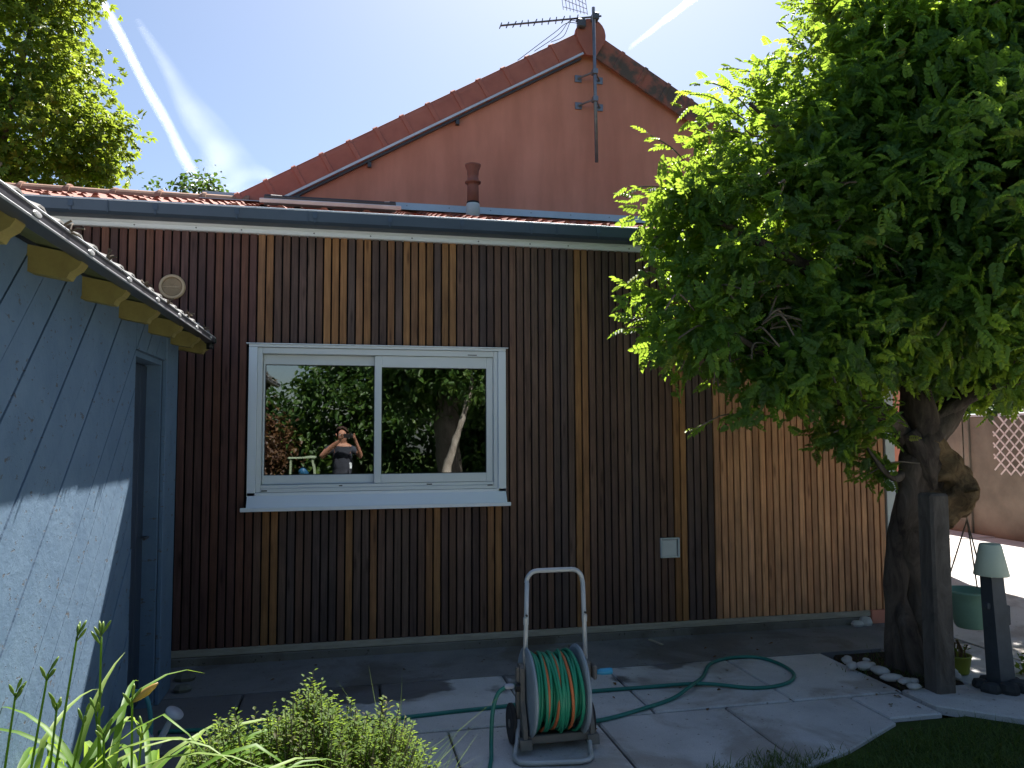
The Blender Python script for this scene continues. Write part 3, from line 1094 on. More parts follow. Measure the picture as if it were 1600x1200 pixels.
# rear slope of the part beyond the gable, and its ridge tiles
bk = MB()
bk.prism([(2.6, 4.03), (5.2, 3.2), (5.2, 3.24), (2.6, 4.07)], XL, -1.55, 'x')
bk.build('rear_slope', M['tile'], lean)
rt = MB()
n = 8
for (a, ro) in ((0, 0.105), (0.36, 0.098), (0.40, 0.125), (0.43, 0.122)):
    for k in range(n + 1):
        an = math.pi * k / n
        rt.v.append((a, math.cos(an) * ro, math.sin(an) * ro * 0.85))
for s in range(3):
    for k in range(n):
        rt.f.append((s * (n + 1) + k, s * (n + 1) + k + 1, (s + 1) * (n + 1) + k + 1, (s + 1) * (n + 1) + k))
rt.f.append(tuple(3 * (n + 1) + k for k in range(n + 1)))
rt.f.append(tuple(reversed(range(n + 1))))
RT = rt.mesh('ridge_tile', M['ridge'], False)
for k in range(7):
    o = link('ridge_tile', RT, lean, (-4.05 + k * 0.43, 2.6, 4.035 + random.uniform(-0.004, 0.004)))
    o.rotation_euler = (random.uniform(-0.04, 0.04), random.uniform(-0.008, 0.008), 0)

# --- skylight
sk = MB()
mat_s = Matrix.Translation((0, SKY0, roof_z(SKY0))) @ Matrix.Rotation(TH, 4, 'X')
sky_l = thing('skylight', None, None, (0, 0, 0))
sky_l.parent = house


def sk_box(name, mat, *bs, c=0.004):
    m = MB()
    for b in bs:
        m.box(*b, c=c)
    m.v = [tuple(mat_s @ Vector(p)) for p in m.v]
    return m.build(name, mat, sky_l)


L_ = (SKY1 - SKY0) / math.cos(TH)
sk_box('frame', M['gutter_dark'], (SKX0, SKX1, 0, 0.05, 0.0, 0.075), (SKX0, SKX1, L_ - 0.05, L_, 0.0, 0.085),
       (SKX0, SKX0 + 0.05, 0.05, L_ - 0.05, 0.0, 0.085), (SKX1 - 0.05, SKX1, 0.05, L_ - 0.05, 0.0, 0.085))
sk_box('front_flashing', M['alu'], (SKX0 - 0.03, SKX1 + 0.04, -0.03, -0.002, 0.02, 0.055))
sk_box('pane', M['glass'], (SKX0 + 0.05, SKX1 - 0.05, 0.05, L_ - 0.05, 0.06, 0.07))

# --- flue
fl = MB()
fz = roof_z(2.0)
fl.lathe([(0.075, fz - 0.1), (0.072, fz + 0.10), (0.066, fz + 0.12)], 20, (1.255, 2.0, 0))
flue = fl.build('flue_pipe', M['box'], lean, True)
f2 = MB()
f2.lathe([(0.0, fz + 0.10), (0.062, fz + 0.10), (0.06, fz + 0.3), (0.058, fz + 0.335), (0.082, fz + 0.338), (0.085, fz + 0.352), (0.06, fz + 0.362), (0.056, fz + 0.42),
          (0.06, fz + 0.43), (0.062, fz + 0.47), (0.082, fz + 0.52), (0.085, fz + 0.535), (0.07, fz + 0.54), (0.05, fz + 0.48), (0.0, fz + 0.47)], 24, (1.255, 2.0, 0))
f2.build('flue_cowl', M['terracotta'], lean, True)
f3 = MB()
f3.lathe([(0.0665, fz + 0.1205), (0.067, fz + 0.137)], 20, (1.255, 2.0, 0))
f3.build('flue_collar', M['rubber'], lean)

# --- gable wall and main roof
AX, AZ = 2.705, 6.36           # apex of the verge top line
KS = 0.575


def vz(x):
    return AZ - KS * abs(x - AX)


GX0, GX1 = -1.52, 6.95
g = MB()
g.prism([(GX0, 0.0), (GX1, 0.0), (GX1, vz(GX1) - 0.1), (AX, AZ - 0.12), (GX0, vz(GX0) - 0.1)], 2.6, 2.85, 'y')
gable = g.build('gable_wall', M['salmon'], house)
bd = MB()
bd.box(GX0, GX0 + 0.2, 2.86, 11, 0, vz(GX0) - 0.12)
bd.box(GX1 - 0.2, GX1, 2.86, 11, 0, vz(GX1) - 0.12)
bd.build('side_wall', M['salmon'], house)
mr = MB()
for s in (-1, 1):
    xe = AX + s * 4.7
    pts = [(AX, AZ - 0.05), (xe, vz(xe) - 0.05), (xe, vz(xe) - 0.01), (AX, AZ - 0.01)]
    if s > 0:
        pts = pts
    else:
        pts = list(reversed(pts))
    mr.prism(pts, 2.53, 11.2, 'y')
mroof = mr.build('main_roof', M['tile'], house)

CTH = math.atan(KS)


def verge_mesh(mat):
    """one verge tile: an outer face hanging down the gable plus the rolled top, thicker lip at the lower end"""
    m = MB()
    l = 0.335
    prof = [(0.0, -0.255), (-0.012, -0.25), (-0.014, -0.04), (-0.006, 0.0), (0.03, 0.022), (0.1, 0.02), (0.1, 0.006), (0.03, 0.006), (0.008, -0.02), (0.006, -0.255)]
    big = [(a - 0.012 if a < 0.05 else a, b + (0.012 if b > -0.1 else -0.004)) for a, b in prof]
    secs = [(0.0, big), (0.045, big), (0.052, prof), (l, prof)]
    n = len(prof)
    for s, pr in secs:
        for (a, b) in pr:
            m.v.append((s, a, b))
    for i in range(3):
        for k in range(n):
            k2 = (k + 1) % n
            m.f.append((i * n + k, (i + 1) * n + k, (i + 1) * n + k2, i * n + k2))
    m.f.append(tuple(range(n)))
    m.f.append(tuple(3 * n + k for k in reversed(range(n))))
    return m.mesh('verge_tile', mat, False)


VT_L = verge_mesh(M['verge'])
VT_R = verge_mesh(M['verge_old'])
step = 0.33 * math.cos(CTH)
for k in range(14):
    xa = AX - 0.17 - (k + 1) * step
    o = link('verge_tile', VT_L, mroof, (xa, 2.535, vz(xa) - 0.02))
    o.rotation_euler = (0, -CTH, 0)
    xb = AX + 0.17 + (k + 1) * step
    o = link('verge_tile', VT_R, mroof, (xb, 2.535, vz(xb) - 0.02))
    o.rotation_euler = (0, CTH, 0)
    o.scale = (-1, 1, 1)
ec = MB()
pts = arc((0, 0, 0), 0.175, -30, 210, 14)
poly = [(p[0], p[2] * 1.1) for p in pts] + [(-0.06, -0.25), (0.06, -0.25)]
ec.prism(poly, -0.025, 0.0, 'y')
ec.prism([(a * 1.06, b * 1.06 if b > -0.1 else b) for a, b in poly[:-2]] + [(-0.1, -0.12), (0.1, -0.12)], 0.001, 0.06, 'y')
ec.build('ridge_end_cap', M['verge'], mroof, loc=(AX + 0.03, 2.515, 6.255))
rg = MB()
pts = arc((0, 0, 0), 0.15, 0, 180, 10)
rg.prism([(p[0], p[2]) for p in pts], 0.0, 8.6, 'y')
rg.build('ridge_capping', M['verge'], mroof, loc=(AX + 0.03, 2.58, 6.27))

# metal strip below the left verge and its dark clips
cs = MB()


def bar(m, p0, p1, hw, hh):
    """rectangular bar in the gable plane direction"""
    a, b = Vector(p0), Vector(p1)
    d = (b - a).normalized()
    nrm = Vector((0, 1, 0))
    s = d.cross(nrm).normalized()
    vs = []
    for q in (a, b):
        for (i, j) in ((-1, -1), (1, -1), (1, 1), (-1, 1)):
            vs.append(tuple(q + nrm * hw * i + s * hh * j))
    m.add(vs, [(0, 1, 2, 3), (7, 6, 5, 4), (0, 4, 5, 1), (1, 5, 6, 2), (2, 6, 7, 3), (3, 7, 4, 0)])


x0, x1 = -0.83, 2.64
bar(cs, (x0, 2.53, vz(x0) - 0.295), (x1, 2.53, vz(x1) - 0.295), 0.03, 0.012)
trim = cs.build('verge_flashing', M['alu'], house)
cs = MB()
bar(cs, (x0, 2.56, vz(x0) - 0.328), (x1 - 0.02, 2.56, vz(x1 - 0.02) - 0.328), 0.02, 0.013)
cs.build('shadow_strip', M['gutter_dark'], trim)
for xx in (0.2, 1.17):
    B('clip', M['gutter_dark'], trim, (xx - 0.02, xx + 0.02, 2.545, 2.599, vz(xx) - 0.4, vz(xx) - 0.345))
# zinc flashing where the lean-to roof meets the gable
bs = MB()
bs.prism([(2.599, 4.155), (2.588, 4.155), (2.583, 4.08), (2.42, 4.035), (2.42, 4.028), (2.599, 4.07)], GX0, 4.62, 'x')
base_fl = bs.build('base_flashing', M['zinc_light'], house)
for k in range(12):
    q = MB()
    q.lathe([(0.007, 0), (0.006, 0.004)], 8, (0, 0, 0), 'y')
    q.build('screw', M['galv'], base_fl, loc=(-0.8 + k * 0.47, 2.581, 4.12))
# brown scuffs left by birds on the gable are too small to model; a dark panel on the gable beyond the corner trim
B('dark_panel', M['shed_dark'], house, (5.75, 6.62, 2.575, 2.6, 0.0, 2.05), c=0.004)

# ================================================================== fixtures on the wall
v = thing('wall_vent', 'round cream ventilation grille with concentric slots high on the slat wall', 'vent', (-1.236, -0.002, 2.655))
q = MB()
q.lathe([(0.089, 0.0), (0.089, -0.014), (0.083, -0.022), (0.07, -0.022), (0.066, -0.012), (0.066, 0.0)], 40, (-1.236, -0.002, 2.655), 'y')
q.f = [tuple(reversed(f)) for f in q.f]
q.build('rim', M['cream'], v, False)
q = MB()
q.lathe([(0.0655, 0.0), (0.0655, -0.005)], 40, (-1.236, -0.002, 2.655), 'y')
q.build('grille_back', M['cream_dark'], v)
for rr in (0.058, 0.049, 0.040, 0.031, 0.022, 0.012):
    for s in (0, 1):
        q = MB()
        q.tube([(-1.236 + math.cos(a) * rr, -0.010, 2.655 + math.sin(a) * rr) for a in np.linspace(s * math.pi + 0.12, s * math.pi + math.pi - 0.12, 17)], 0.0028, 5)
        q.build('grille_ring', M['cream'], v)
B('grille_bar', M['cream'], v, (-1.30, -1.172, -0.015, -0.006, 2.652, 2.658))

bx = thing('wall_box', 'small square pale grey meter cover low on the wooden slats', 'wall box', (2.514, -0.002, 0.612))
q = MB()
q.box(2.437, 2.447, -0.03, -0.002, 0.612, 0.768, c=0.002)
q.box(2.582, 2.594, -0.034, -0.002, 0.612, 0.768, c=0.002)
q.box(2.4475, 2.5815, -0.034, -0.002, 0.757, 0.768, c=0.002)
q.box(2.4475, 2.5815, -0.032, -0.002, 0.612, 0.622, c=0.002)
q.build('rim', M['box'], bx)
B('cover', M['box'], bx, (2.449, 2.572, -0.024, -0.004, 0.624, 0.752), c=0.003)
B('back_plate', M['dark'], bx, (2.4475, 2.5815, -0.0035, -0.002, 0.622, 0.757))

# ================================================================== antenna
ant = thing('antenna', 'grey television aerial on a mast fixed to the salmon gable', 'antenna', (2.745, 2.43, 4.70))
q = MB()
q.tube([(2.752, 2.4, 4.70), (2.733, 2.4, 6.53)], 0.02, 12)
q.build('mast', M['galv'], ant, True)
for z_ in (5.765, 5.44):
    q = MB()
    q.tube([(2.74, 2.4, z_), (2.60, 2.585, z_ - 0.01)], 0.012, 8)
    q.tube([(2.74, 2.4, z_), (2.86, 2.585, z_ - 0.01)], 0.012, 8)
    q.box(2.71, 2.772, 2.365, 2.44, z_ - 0.035, z_ + 0.03, c=0.005)
    q.box(2.56, 2.64, 2.585, 2.5995, z_ - 0.05, z_ + 0.03)
    q.box(2.82, 2.90, 2.585, 2.5995, z_ - 0.05, z_ + 0.03)
    q.build('bracket', M['galv'], ant)
b0, b1 = Vector((2.83, 2.40, 6.438)), Vector((1.70, 2.72, 6.37))
q = MB()
q.tube([b0, b1], 0.011, 8)
q.build('boom', M['antenna'], ant)
bdv = (b1 - b0).normalized()
ev = Vector((0.28, 0.35, 0.9)).normalized()
for k in range(12):
    t = 0.24 + 0.76 * k / 11
    c = b0 + (b1 - b0) * t
    h = 0.062 - 0.001 * k
    q = MB()
    a = ev * h + bdv * random.uniform(-0.012, 0.012)
    q.tube([c - a, c + a], 0.0065, 6)
    q.build('director', M['antenna'], ant)
c = b0 + (b1 - b0) * 0.2
q = MB()
q.box(c.x - 0.05, c.x + 0.05, c.y - 0.04, c.y + 0.03, c.z - 0.12, c.z - 0.02, c=0.012)
q.build('dipole_box', M['antenna'], ant)
q = MB()
c2 = b0 + (b1 - b0) * 0.06
q.box(c2.x - 0.045, c2.x + 0.035, c2.y - 0.05, c2.y + 0.05, c2.z - 0.05, c2.z + 0.03, c=0.008)
q.build('clamp', M['antenna'], ant)
q = MB()
r0 = b0 + (b1 - b0) * 0.12 + Vector((0, 0.06, 0.06))
uu = Vector((-0.30, -0.02, 0.02))
ww = Vector((0.0, 0.12, 0.36))
for k in range(8):
    t = k / 7
    q.tube([r0 + uu * t, r0 + uu * t + ww * (0.65 + 0.5 * t)], 0.0035, 5)
for k in range(4):
    t = 0.1 + k / 3 * 0.85
    q.tube([r0 + ww * t * 0.65, r0 + uu + ww * t * 1.15], 0.0035, 5)
q.build('reflector_grid', M['galv'], ant)
q = MB()
for k in range(3):
    q.tube(spline([(c.x + 0.05, c.y, c.z - 0.08), (2.50 - k * 0.03, 2.45, 6.40 - 0.03 * k), (2.42 - k * 0.06, 2.56, 6.24 + k * 0.01), (2.28 - k * 0.2, 2.62, 6.18 - k * 0.13)], 8), 0.004, 5)
q.build('cable', M['rubber'], ant)

# ================================================================== shed
SX = -1.09
shed = thing('shed', 'grey blue painted timber shed with diagonal boards and an overhanging eave', 'shed', (-2.3, -2.4, 0.0))
SY0, SY1, SZT = -4.4, -0.485, 2.265
DY0, DY1, DZT = -1.462, -0.80, 2.053
B('wall_core', M['shed_dark'], shed, (SX - 0.12, SX - 0.022, SY0, DY0, 0, SZT), (SX - 0.12, SX - 0.022, DY0, DY1, DZT, SZT),
  (SX - 0.12, SX - 0.022, DY1, SY1 - 0.01, 0, SZT), (SX - 2.4, SX - 0.12, SY1 - 0.08, SY1 - 0.01, 0, SZT),
  (SX - 2.4, SX - 0.12, SY0, SY0 + 0.08, 0, SZT), (SX - 2.4, SX - 2.32, SY0 + 0.08, SY1 - 0.08, 0, SZT))


q = MB()
for (ya, yb) in ((SY0 - 0.001, SY0 + 0.06), (SY1 - 0.075, SY1 - 0.015)):
    q.prism([(SX - 2.4, SZT + 0.001), (SX - 0.001, SZT + 0.001), (SX - 2.4, SZT + 2.3 * 0.36)], ya, yb, 'y')
q.build('gable_end', M['shed'], shed)
B('front_wall', M['shed'], shed, (SX - 2.4, SX - 0.001, SY0 - 0.02, SY0 - 0.001, 0.0, SZT))


def clip_poly(poly, a, b, c):
    """keep the side a*y+b*z<=c"""
    out = []
    for i in range(len(poly)):
        p, q2 = poly[i], poly[(i + 1) % len(poly)]
        dp, dq = a * p[0] + b * p[1] - c, a * q2[0] + b * q2[1] - c
        if dp <= 0:
            out.append(p)
        if dp * dq < 0:
            t = dp / (dp - dq)
            out.append((p[0] + t * (q2[0] - p[0]), p[1] + t * (q2[1] - p[1])))
    return out


TY = 0.1985         # spacing of the diagonal boards measured along the wall
k0 = -8.6
n_b = 0
while k0 < 0.6:
    # band between lines y = z/1.04 + k
    lo_, hi_ = k0 + 0.0045, k0 + TY - 0.0045
    band = [(lo_ - 0.5, -0.52), (hi_ - 0.5, -0.52), (hi_ + 3.0, 3.12), (lo_ + 3.0, 3.12)]
    for (ya, yb, za, zb) in ((SY0, DY0 - 0.004, 0.0, SZT), (DY0 - 0.002, DY1, DZT + 0.002, SZT)):
        p = band
        for cl in ((-1, 0, -ya), (1, 0, yb), (0, -1, -za), (0, 1, zb)):
            if len(p) >= 3:
                p = clip_poly(p, *cl)
        if len(p) >= 3:
            ar = abs(sum(p[i][0] * p[(i + 1) % len(p)][1] - p[(i + 1) % len(p)][0] * p[i][1] for i in range(len(p)))) / 2
            if ar > 0.001:
                m = MB()
                d = 0.003 if n_b % 2 else 0.0
                m.prism(p, SX - 0.022, SX - random.uniform(0.0, 0.002) - d, 'x')
                m.build('board', M['shed'], shed)
                n_b += 1
    k0 += TY
B('door_post', M['shed'], shed, (SX - 0.022, SX + 0.004, DY1 + 0.002, SY1, 0.0, SZT), c=0.004)
B('door_jamb', M['shed'], shed, (SX - 0.16, SX - 0.023, DY0 - 0.0, DY0 + 0.03, 0, DZT - 0.031), (SX - 0.16, SX - 0.023, DY1 - 0.03, DY1, 0, DZT - 0.031),
  (SX - 0.16, SX - 0.023, DY0, DY1, DZT - 0.03, DZT))
door = B('door', M['shed_dark'], shed, (SX - 0.15, SX - 0.11, DY0 + 0.032, DY1 - 0.032, 0.02, DZT - 0.033), c=0.003)
for k in range(4):
    ya = DY0 + 0.036 + k * 0.148
    B('door_board', M['shed_dark'], door, (SX - 0.109, SX - 0.098, ya, ya + 0.14, 0.03, DZT - 0.04), c=0.003)
q = MB()
q.tube([(SX - 0.097, DY1 - 0.08, 1.0), (SX - 0.06, DY1 - 0.08, 1.0), (SX - 0.06, DY1 - 0.17, 1.0)], 0.008, 8)
q.build('door_handle', M['gutter_dark'], door)

# eave: boarded soffit, shaped rafter tails, charcoal gutter with clips
ES = 0.36           # roof slope
so = MB()
so.prism([(SX + 0.012, 2.272 + 0.0), (SX + 0.185, 2.272 - 0.185 * 0.22), (SX + 0.185, 2.285 - 0.185 * 0.22), (SX + 0.012, 2.285)], SY0 - 0.05, -0.28, 'y')
so.build('soffit', M['olive'], shed)
tl = MB()
tl.prism([(SX - 0.05, 2.272), (SX - 0.05, 2.178), (SX + 0.10, 2.150), (SX + 0.122, 2.150), (SX + 0.132, 2.17), (SX + 0.156, 2.186), (SX + 0.168, 2.205), (SX + 0.172, 2.232)], -0.035, 0.035, 'y')
TAIL = tl.mesh('rafter_tail', M['tail'])
for y in (-4.0, -3.43, -2.88, -2.33, -1.79, -1.24, -0.72, -0.33):
    link('rafter_tail', TAIL, shed, (0, y + 0.03, 0))
GXA, GXB, GZ0, GZ1 = -0.936, -0.868, 2.211, 2.242
q = MB()
q.prism([(GXA, GZ1 + 0.004), (GXA, GZ0 + 0.004), (GXA + 0.008, GZ0), (GXB - 0.006, GZ0), (GXB, GZ0 + 0.005), (GXB, GZ1), (GXB - 0.003, GZ1), (GXB - 0.003, GZ0 + 0.007), (GXB - 0.008, GZ0 + 0.003), (GXA + 0.004, GZ0 + 0.005), (GXA + 0.004, GZ1 + 0.004)], SY0 - 0.05, -0.44, 'y')
sgut = q.build('gutter', M['gutter_dark'], shed)
q = MB()
q.tube([(GXB, SY0 - 0.05, GZ1 + 0.001), (GXB, -0.44, GZ1 + 0.001)], 0.0042, 6)
q.build('gutter_lip', M['alu'], sgut)
q = MB()
q.tube([(GXB - 0.003, SY0 - 0.05, GZ0 + 0.001), (GXB - 0.003, -0.60, GZ0 + 0.001)], 0.0042, 6)
q.build('gutter_rib', M['alu'], sgut)
B('gutter_end', M['dark'], sgut, (GXA - 0.002, GXB + 0.004, -0.4395, -0.41, GZ0 - 0.004, GZ1 + 0.004), c=0.006)
q = MB()
q.tube([(-0.905, -0.425, 2.215), (-0.905, -0.42, 2.17)], 0.022, 10)
q.build('outlet', M['dark'], sgut, True)
for k in range(8):
    y = -3.9 + k * 0.47
    q = MB()
    q.lathe([(0.0, 0.0), (0.0095, 0.0), (0.008, 0.004), (0.0, 0.005)], 10, (GXB + 0.0005, y, GZ0 + 0.016), 'x', (3.2, 1.0))
    q.build('gutter_clip', M['alu'], sgut)
# roof sheet: corrugated
q = MB()
n = 150
for i in range(n + 1):
    y = SY0 - 0.1 + (SY1 + 0.25 - SY0) * i / n
    zz = 0.016 * math.sin(i * math.pi / 3)
    for (xx, zb) in ((SX + 0.185, 2.275), (SX - 2.6, 2.275 + 2.785 * ES)):
        q.v.append((xx, y, zb + zz))
for i in range(n):
    q.f.append((2 * i, 2 * i + 2, 2 * i + 3, 2 * i + 1))
q.v += [(a, b, c_ - 0.008) for a, b, c_ in q.v]
m_ = 2 * (n + 1)
q.f += [tuple(reversed([v_ + m_ for v_ in f])) for f in q.f]
for i in range(n):
    q.f.append((2 * i, m_ + 2 * i, m_ + 2 * i + 2, 2 * i + 2))
q.build('roof_sheet', M['sheet'], shed, False)
# dry twigs caught on the gutter hooks
q = MB()
for k in range(7):
    y = -3.68 + k * 0.47 + random.uniform(-0.04, 0.04)
    for j in range(6):
        p = Vector((GXB + random.uniform(-0.02, 0.006), y + random.uniform(-0.03, 0.03), GZ1 + random.uniform(-0.004, 0.008)))
        d = Vector((random.uniform(-0.3, 1), random.uniform(-1, 1), random.uniform(-0.1, 0.7))).normalized() * random.uniform(0.02, 0.05)
        q.tube([p, p + d * 0.5 + Vector((0, 0, 0.006)), p + d], 0.004, 5)
q = q.build('gutter_debris', M['debris'], sgut)
q['kind'] = 'stuff'

# ================================================================== wisteria tree
wis = thing('wisteria_tree', 'big leafy wisteria on a twisted trunk, its crown covering the wall corner', 'tree', (3.66, -1.18, 0.0))


def gnarl(m, pts, rs, n=14, seed=0, amp=0.16, sub=6):
    """tube with lumpy, twisted cross-section"""
    P = spline(pts, sub)
    R_ = []
    for i in range(len(P)):
        t = i / (len(P) - 1) * (len(rs) - 1)
        a = int(min(t, len(rs) - 2))
        R_.append(rs[a] + (rs[a + 1] - rs[a]) * (t - a))
    o = len(m.v)
    m.tube(P, R_, n)
    rr = random.Random(seed)
    ph = [rr.uniform(0, 6.28) for _ in range(4)]
    for i in range(len(P)):
        for k in range(n):
            an = 2 * math.pi * k / n
            f = 1 + amp * (math.sin(2 * an + ph[0] + i * 0.22) * 0.8 + math.sin(3 * an + ph[1] - i * 0.17) * 0.7 + 0.5 * math.sin(5 * an + ph[2] + i * 0.5) + 0.4 * math.sin(i * 0.9 + ph[3]))
            v_ = Vector(m.v[o + i * n + k])
            m.v[o + i * n + k] = tuple(P[i] + (v_ - P[i]) * f)


q = MB()
gnarl(q, [(3.66, -1.16, -0.06), (3.65, -1.17, 0.12), (3.655, -1.15, 0.45), (3.66, -1.2, 0.8), (3.73, -1.26, 1.1), (3.80, -1.3, 1.4), (3.80, -1.28, 1.75), (3.74, -1.25, 2.3), (3.7, -1.2, 3.0)],
      [0.115, 0.08, 0.07, 0.08, 0.105, 0.125, 0.115, 0.08, 0.05], 16, 1)
gnarl(q, [(3.78, -1.22, -0.06), (3.78, -1.2, 0.2), (3.79, -1.16, 0.55), (3.70, -1.25, 0.9), (3.66, -1.33, 1.15), (3.72, -1.36, 1.45), (3.95, -1.33, 1.7), (4.25, -1.3, 2.0), (4.7, -1.25, 2.7)],
      [0.11, 0.08, 0.07, 0.075, 0.085, 0.1, 0.09, 0.075, 0.04], 14, 2, 0.2)
gnarl(q, [(3.70, -1.3, -0.05), (3.67, -1.26, 0.25), (3.70, -1.09, 0.6), (3.76, -1.12, 0.95), (3.83, -1.24, 1.15), (3.74, -1.4, 1.35), (3.62, -1.38, 1.6)],
      [0.08, 0.065, 0.06, 0.065, 0.07, 0.075, 0.06], 12, 3)
q.build('trunk', M['bark'], wis, True)
q = MB()
gnarl(q, [(3.74, -1.32, 1.48), (3.87, -1.37, 1.40), (3.94, -1.4, 1.32), (3.99, -1.4, 1.23), (3.93, -1.4, 1.16), (3.84, -1.38, 1.12), (3.74, -1.32, 1.08)],
      [0.09, 0.105, 0.095, 0.12, 0.115, 0.1, 0.08], 18, 5, 0.32)
q.build('burl', M['burl'], wis, True)
limbs = [
    ([(3.70, -1.3, 1.5), (3.45, -1.38, 1.72), (3.1, -1.4, 1.82), (2.75, -1.42, 2.0), (2.3, -1.42, 2.25)], [0.07, 0.055, 0.045, 0.032, 0.014]),
    ([(3.78, -1.25, 1.9), (3.5, -1.3, 2.3), (3.05, -1.35, 2.6), (2.55, -1.35, 2.85), (2.1, -1.3, 3.05)], [0.07, 0.055, 0.045, 0.03, 0.012]),
    ([(3.72, -1.2, 2.6), (3.4, -1.2, 3.1), (3.0, -1.25, 3.5), (2.6, -1.25, 3.8)], [0.055, 0.045, 0.03, 0.012]),
    ([(3.7, -1.2, 2.9), (3.8, -1.1, 3.5), (3.75, -1.1, 4.2), (3.5, -1.1, 4.7)], [0.05, 0.04, 0.03, 0.012]),
    ([(4.2, -1.3, 1.95), (4.6, -1.4, 2.2), (5.1, -1.4, 2.5)], [0.06, 0.045, 0.02]),
    ([(3.8, -1.3, 1.62), (4.05, -1.5, 1.85), (4.2, -1.75, 1.92), (4.35, -1.9, 1.7)], [0.05, 0.04, 0.03, 0.012]),
    ([(3.66, -1.3, 1.35), (3.48, -1.42, 1.30), (3.36, -1.46, 1.36), (3.25, -1.46, 1.50)], [0.03, 0.022, 0.016, 0.008]),
    ([(3.74, -1.2, 2.2), (3.6, -0.9, 2.7), (3.5, -0.6, 3.2)], [0.05, 0.035, 0.015]),
]
for i, (pts, rs) in enumerate(limbs):
    q = MB()
    gnarl(q, pts, rs, 9, 10 + i, 0.12)
    q.build('limb', M['bark'], wis, True)

BL = [((4.2, -1.25, 3.1), (1.3, 1.2, 1.15)), ((2.68, -1.35, 2.85), (0.78, 0.5, 0.60)), ((2.33, -1.4, 2.3), (0.58, 0.4, 0.36)),
      ((2.95, -1.4, 2.16), (0.62, 0.5, 0.33)), ((2.8, -1.25, 3.5), (0.56, 0.45, 0.38)), ((4.2, -1.2, 4.22), (0.8, 0.8, 0.56)),
      ((5.0, -1.3, 3.1), (0.95, 1.0, 1.3)), ((4.6, -1.35, 2.28), (0.85, 0.85, 0.38)), ((3.75, -1.35, 2.42), (0.6, 0.7, 0.42)),
      ((2.12, -1.3, 3.05), (0.3, 0.3, 0.2)), ((3.22, -1.2, 3.94), (0.46, 0.42, 0.28)), ((4.8, -1.2, 4.4), (0.9, 0.9, 0.6)),
      ((3.2, -1.46, 1.60), (0.17, 0.2, 0.09)), ((3.38, -1.46, 1.40), (0.1, 0.12, 0.08)), ((2.45, -1.45, 1.92), (0.22, 0.25, 0.12)),
      ((3.5, -1.1, 4.66), (0.26, 0.35, 0.16)), ((5.9, 1.1, 3.35), (1.1, 1.0, 0.65)), ((5.2, 0.1, 3.4), (0.9, 0.7, 0.6))]  # last two lobes, hidden behind the crown, added to shade the driveway
THIN = {16: 0.6, 17: 0.6, 1: 0.55, 2: 0.6, 4: 0.62, 9: 0.6, 10: 0.7, 3: 0.75}
CARVE = [((3.36, -1.0, 2.86), (0.24, 1.6, 0.10)), ((4.28, -1.5, 1.62), (0.25, 0.7, 0.12))]
crown('crown', wis, M['wist'], BL, 92, 7, 0.118, (PIN_V, PIN_F), 11, droop=0.1, clump=0.32, spread=0.1, carve=CARVE, wobble=0.22, thin=THIN, rand=0.55)
# inner foliage that closes the crown
INN = [(c, tuple(v_ * 0.72 for v_ in s)) for c, s in (BL[0], BL[3], BL[5], BL[6], BL[7], BL[8])] + [(BL[11][0], tuple(v_ * 0.7 for v_ in BL[11][1]))]
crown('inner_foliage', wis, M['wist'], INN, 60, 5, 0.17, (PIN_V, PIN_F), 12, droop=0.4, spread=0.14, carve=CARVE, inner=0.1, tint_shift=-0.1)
# loose young shoots and bare twigs round the edge
q = MB()
rr = random.Random(4)
TWP, TWD = [], []
for (x, y, z, dx, dz) in ((1.9, -1.3, 3.28, -0.05, 0.2), (1.8, -1.35, 2.2, -0.1, 0.06), (2.0, -1.3, 2.6, -0.16, 0.03), (2.3, -1.3, 3.75, -0.08, 0.1), (2.6, -1.2, 3.95, -0.06, 0.15),
                          (2.85, -1.2, 4.15, -0.05, 0.2), (2.05, -1.35, 2.42, -0.15, 0.02), (1.95, -1.3, 3.12, -0.25, 0.02), (3.2, -1.1, 4.6, -0.1, -0.02), (2.2, -1.4, 1.75, -0.1, -0.12),
                          (3.3, -1.5, 1.45, -0.05, -0.14), (3.1, -1.45, 1.7, -0.12, -0.1), (2.1, -1.25, 2.95, -0.2, -0.1), (2.3, -1.2, 3.75, -0.15, 0.12)):
    p0 = Vector((x + 0.3, y, z - 0.05))
    p2 = Vector((x + dx, y + rr.uniform(-0.1, 0.1), z + dz))
    pm = (p0 + p2) / 2 + Vector((0, 0, 0.05))
    q.tube(spline([p0, pm, p2], 5), 0.0045, 5)
    for j in range(5):
        t = 0.3 + 0.7 * j / 4
        TWP.append(p0.lerp(pm, t * 2) if t < 0.5 else pm.lerp(p2, t * 2 - 1))
        TWD.append(((p2 - p0).normalized() + Vector((rr.uniform(-0.8, 0.8), rr.uniform(-0.8, 0.8), rr.uniform(-0.7, 0.3)))).normalized())
for k in range(90):       # dry twig tangle where the crown thins out in front of the gutter
    p = Vector((rr.uniform(2.9, 3.9), rr.uniform(-1.6, -0.5), rr.uniform(2.55, 3.15)))
    d = Vector((rr.uniform(-0.5, 0.3), rr.uniform(-0.3, 0.3), rr.uniform(-0.35, 0.1)))
    q.tube([p, p + d * 0.5 + Vector((0, 0, 0.03)), p + d], [0.005, 0.004, 0.002], 5)
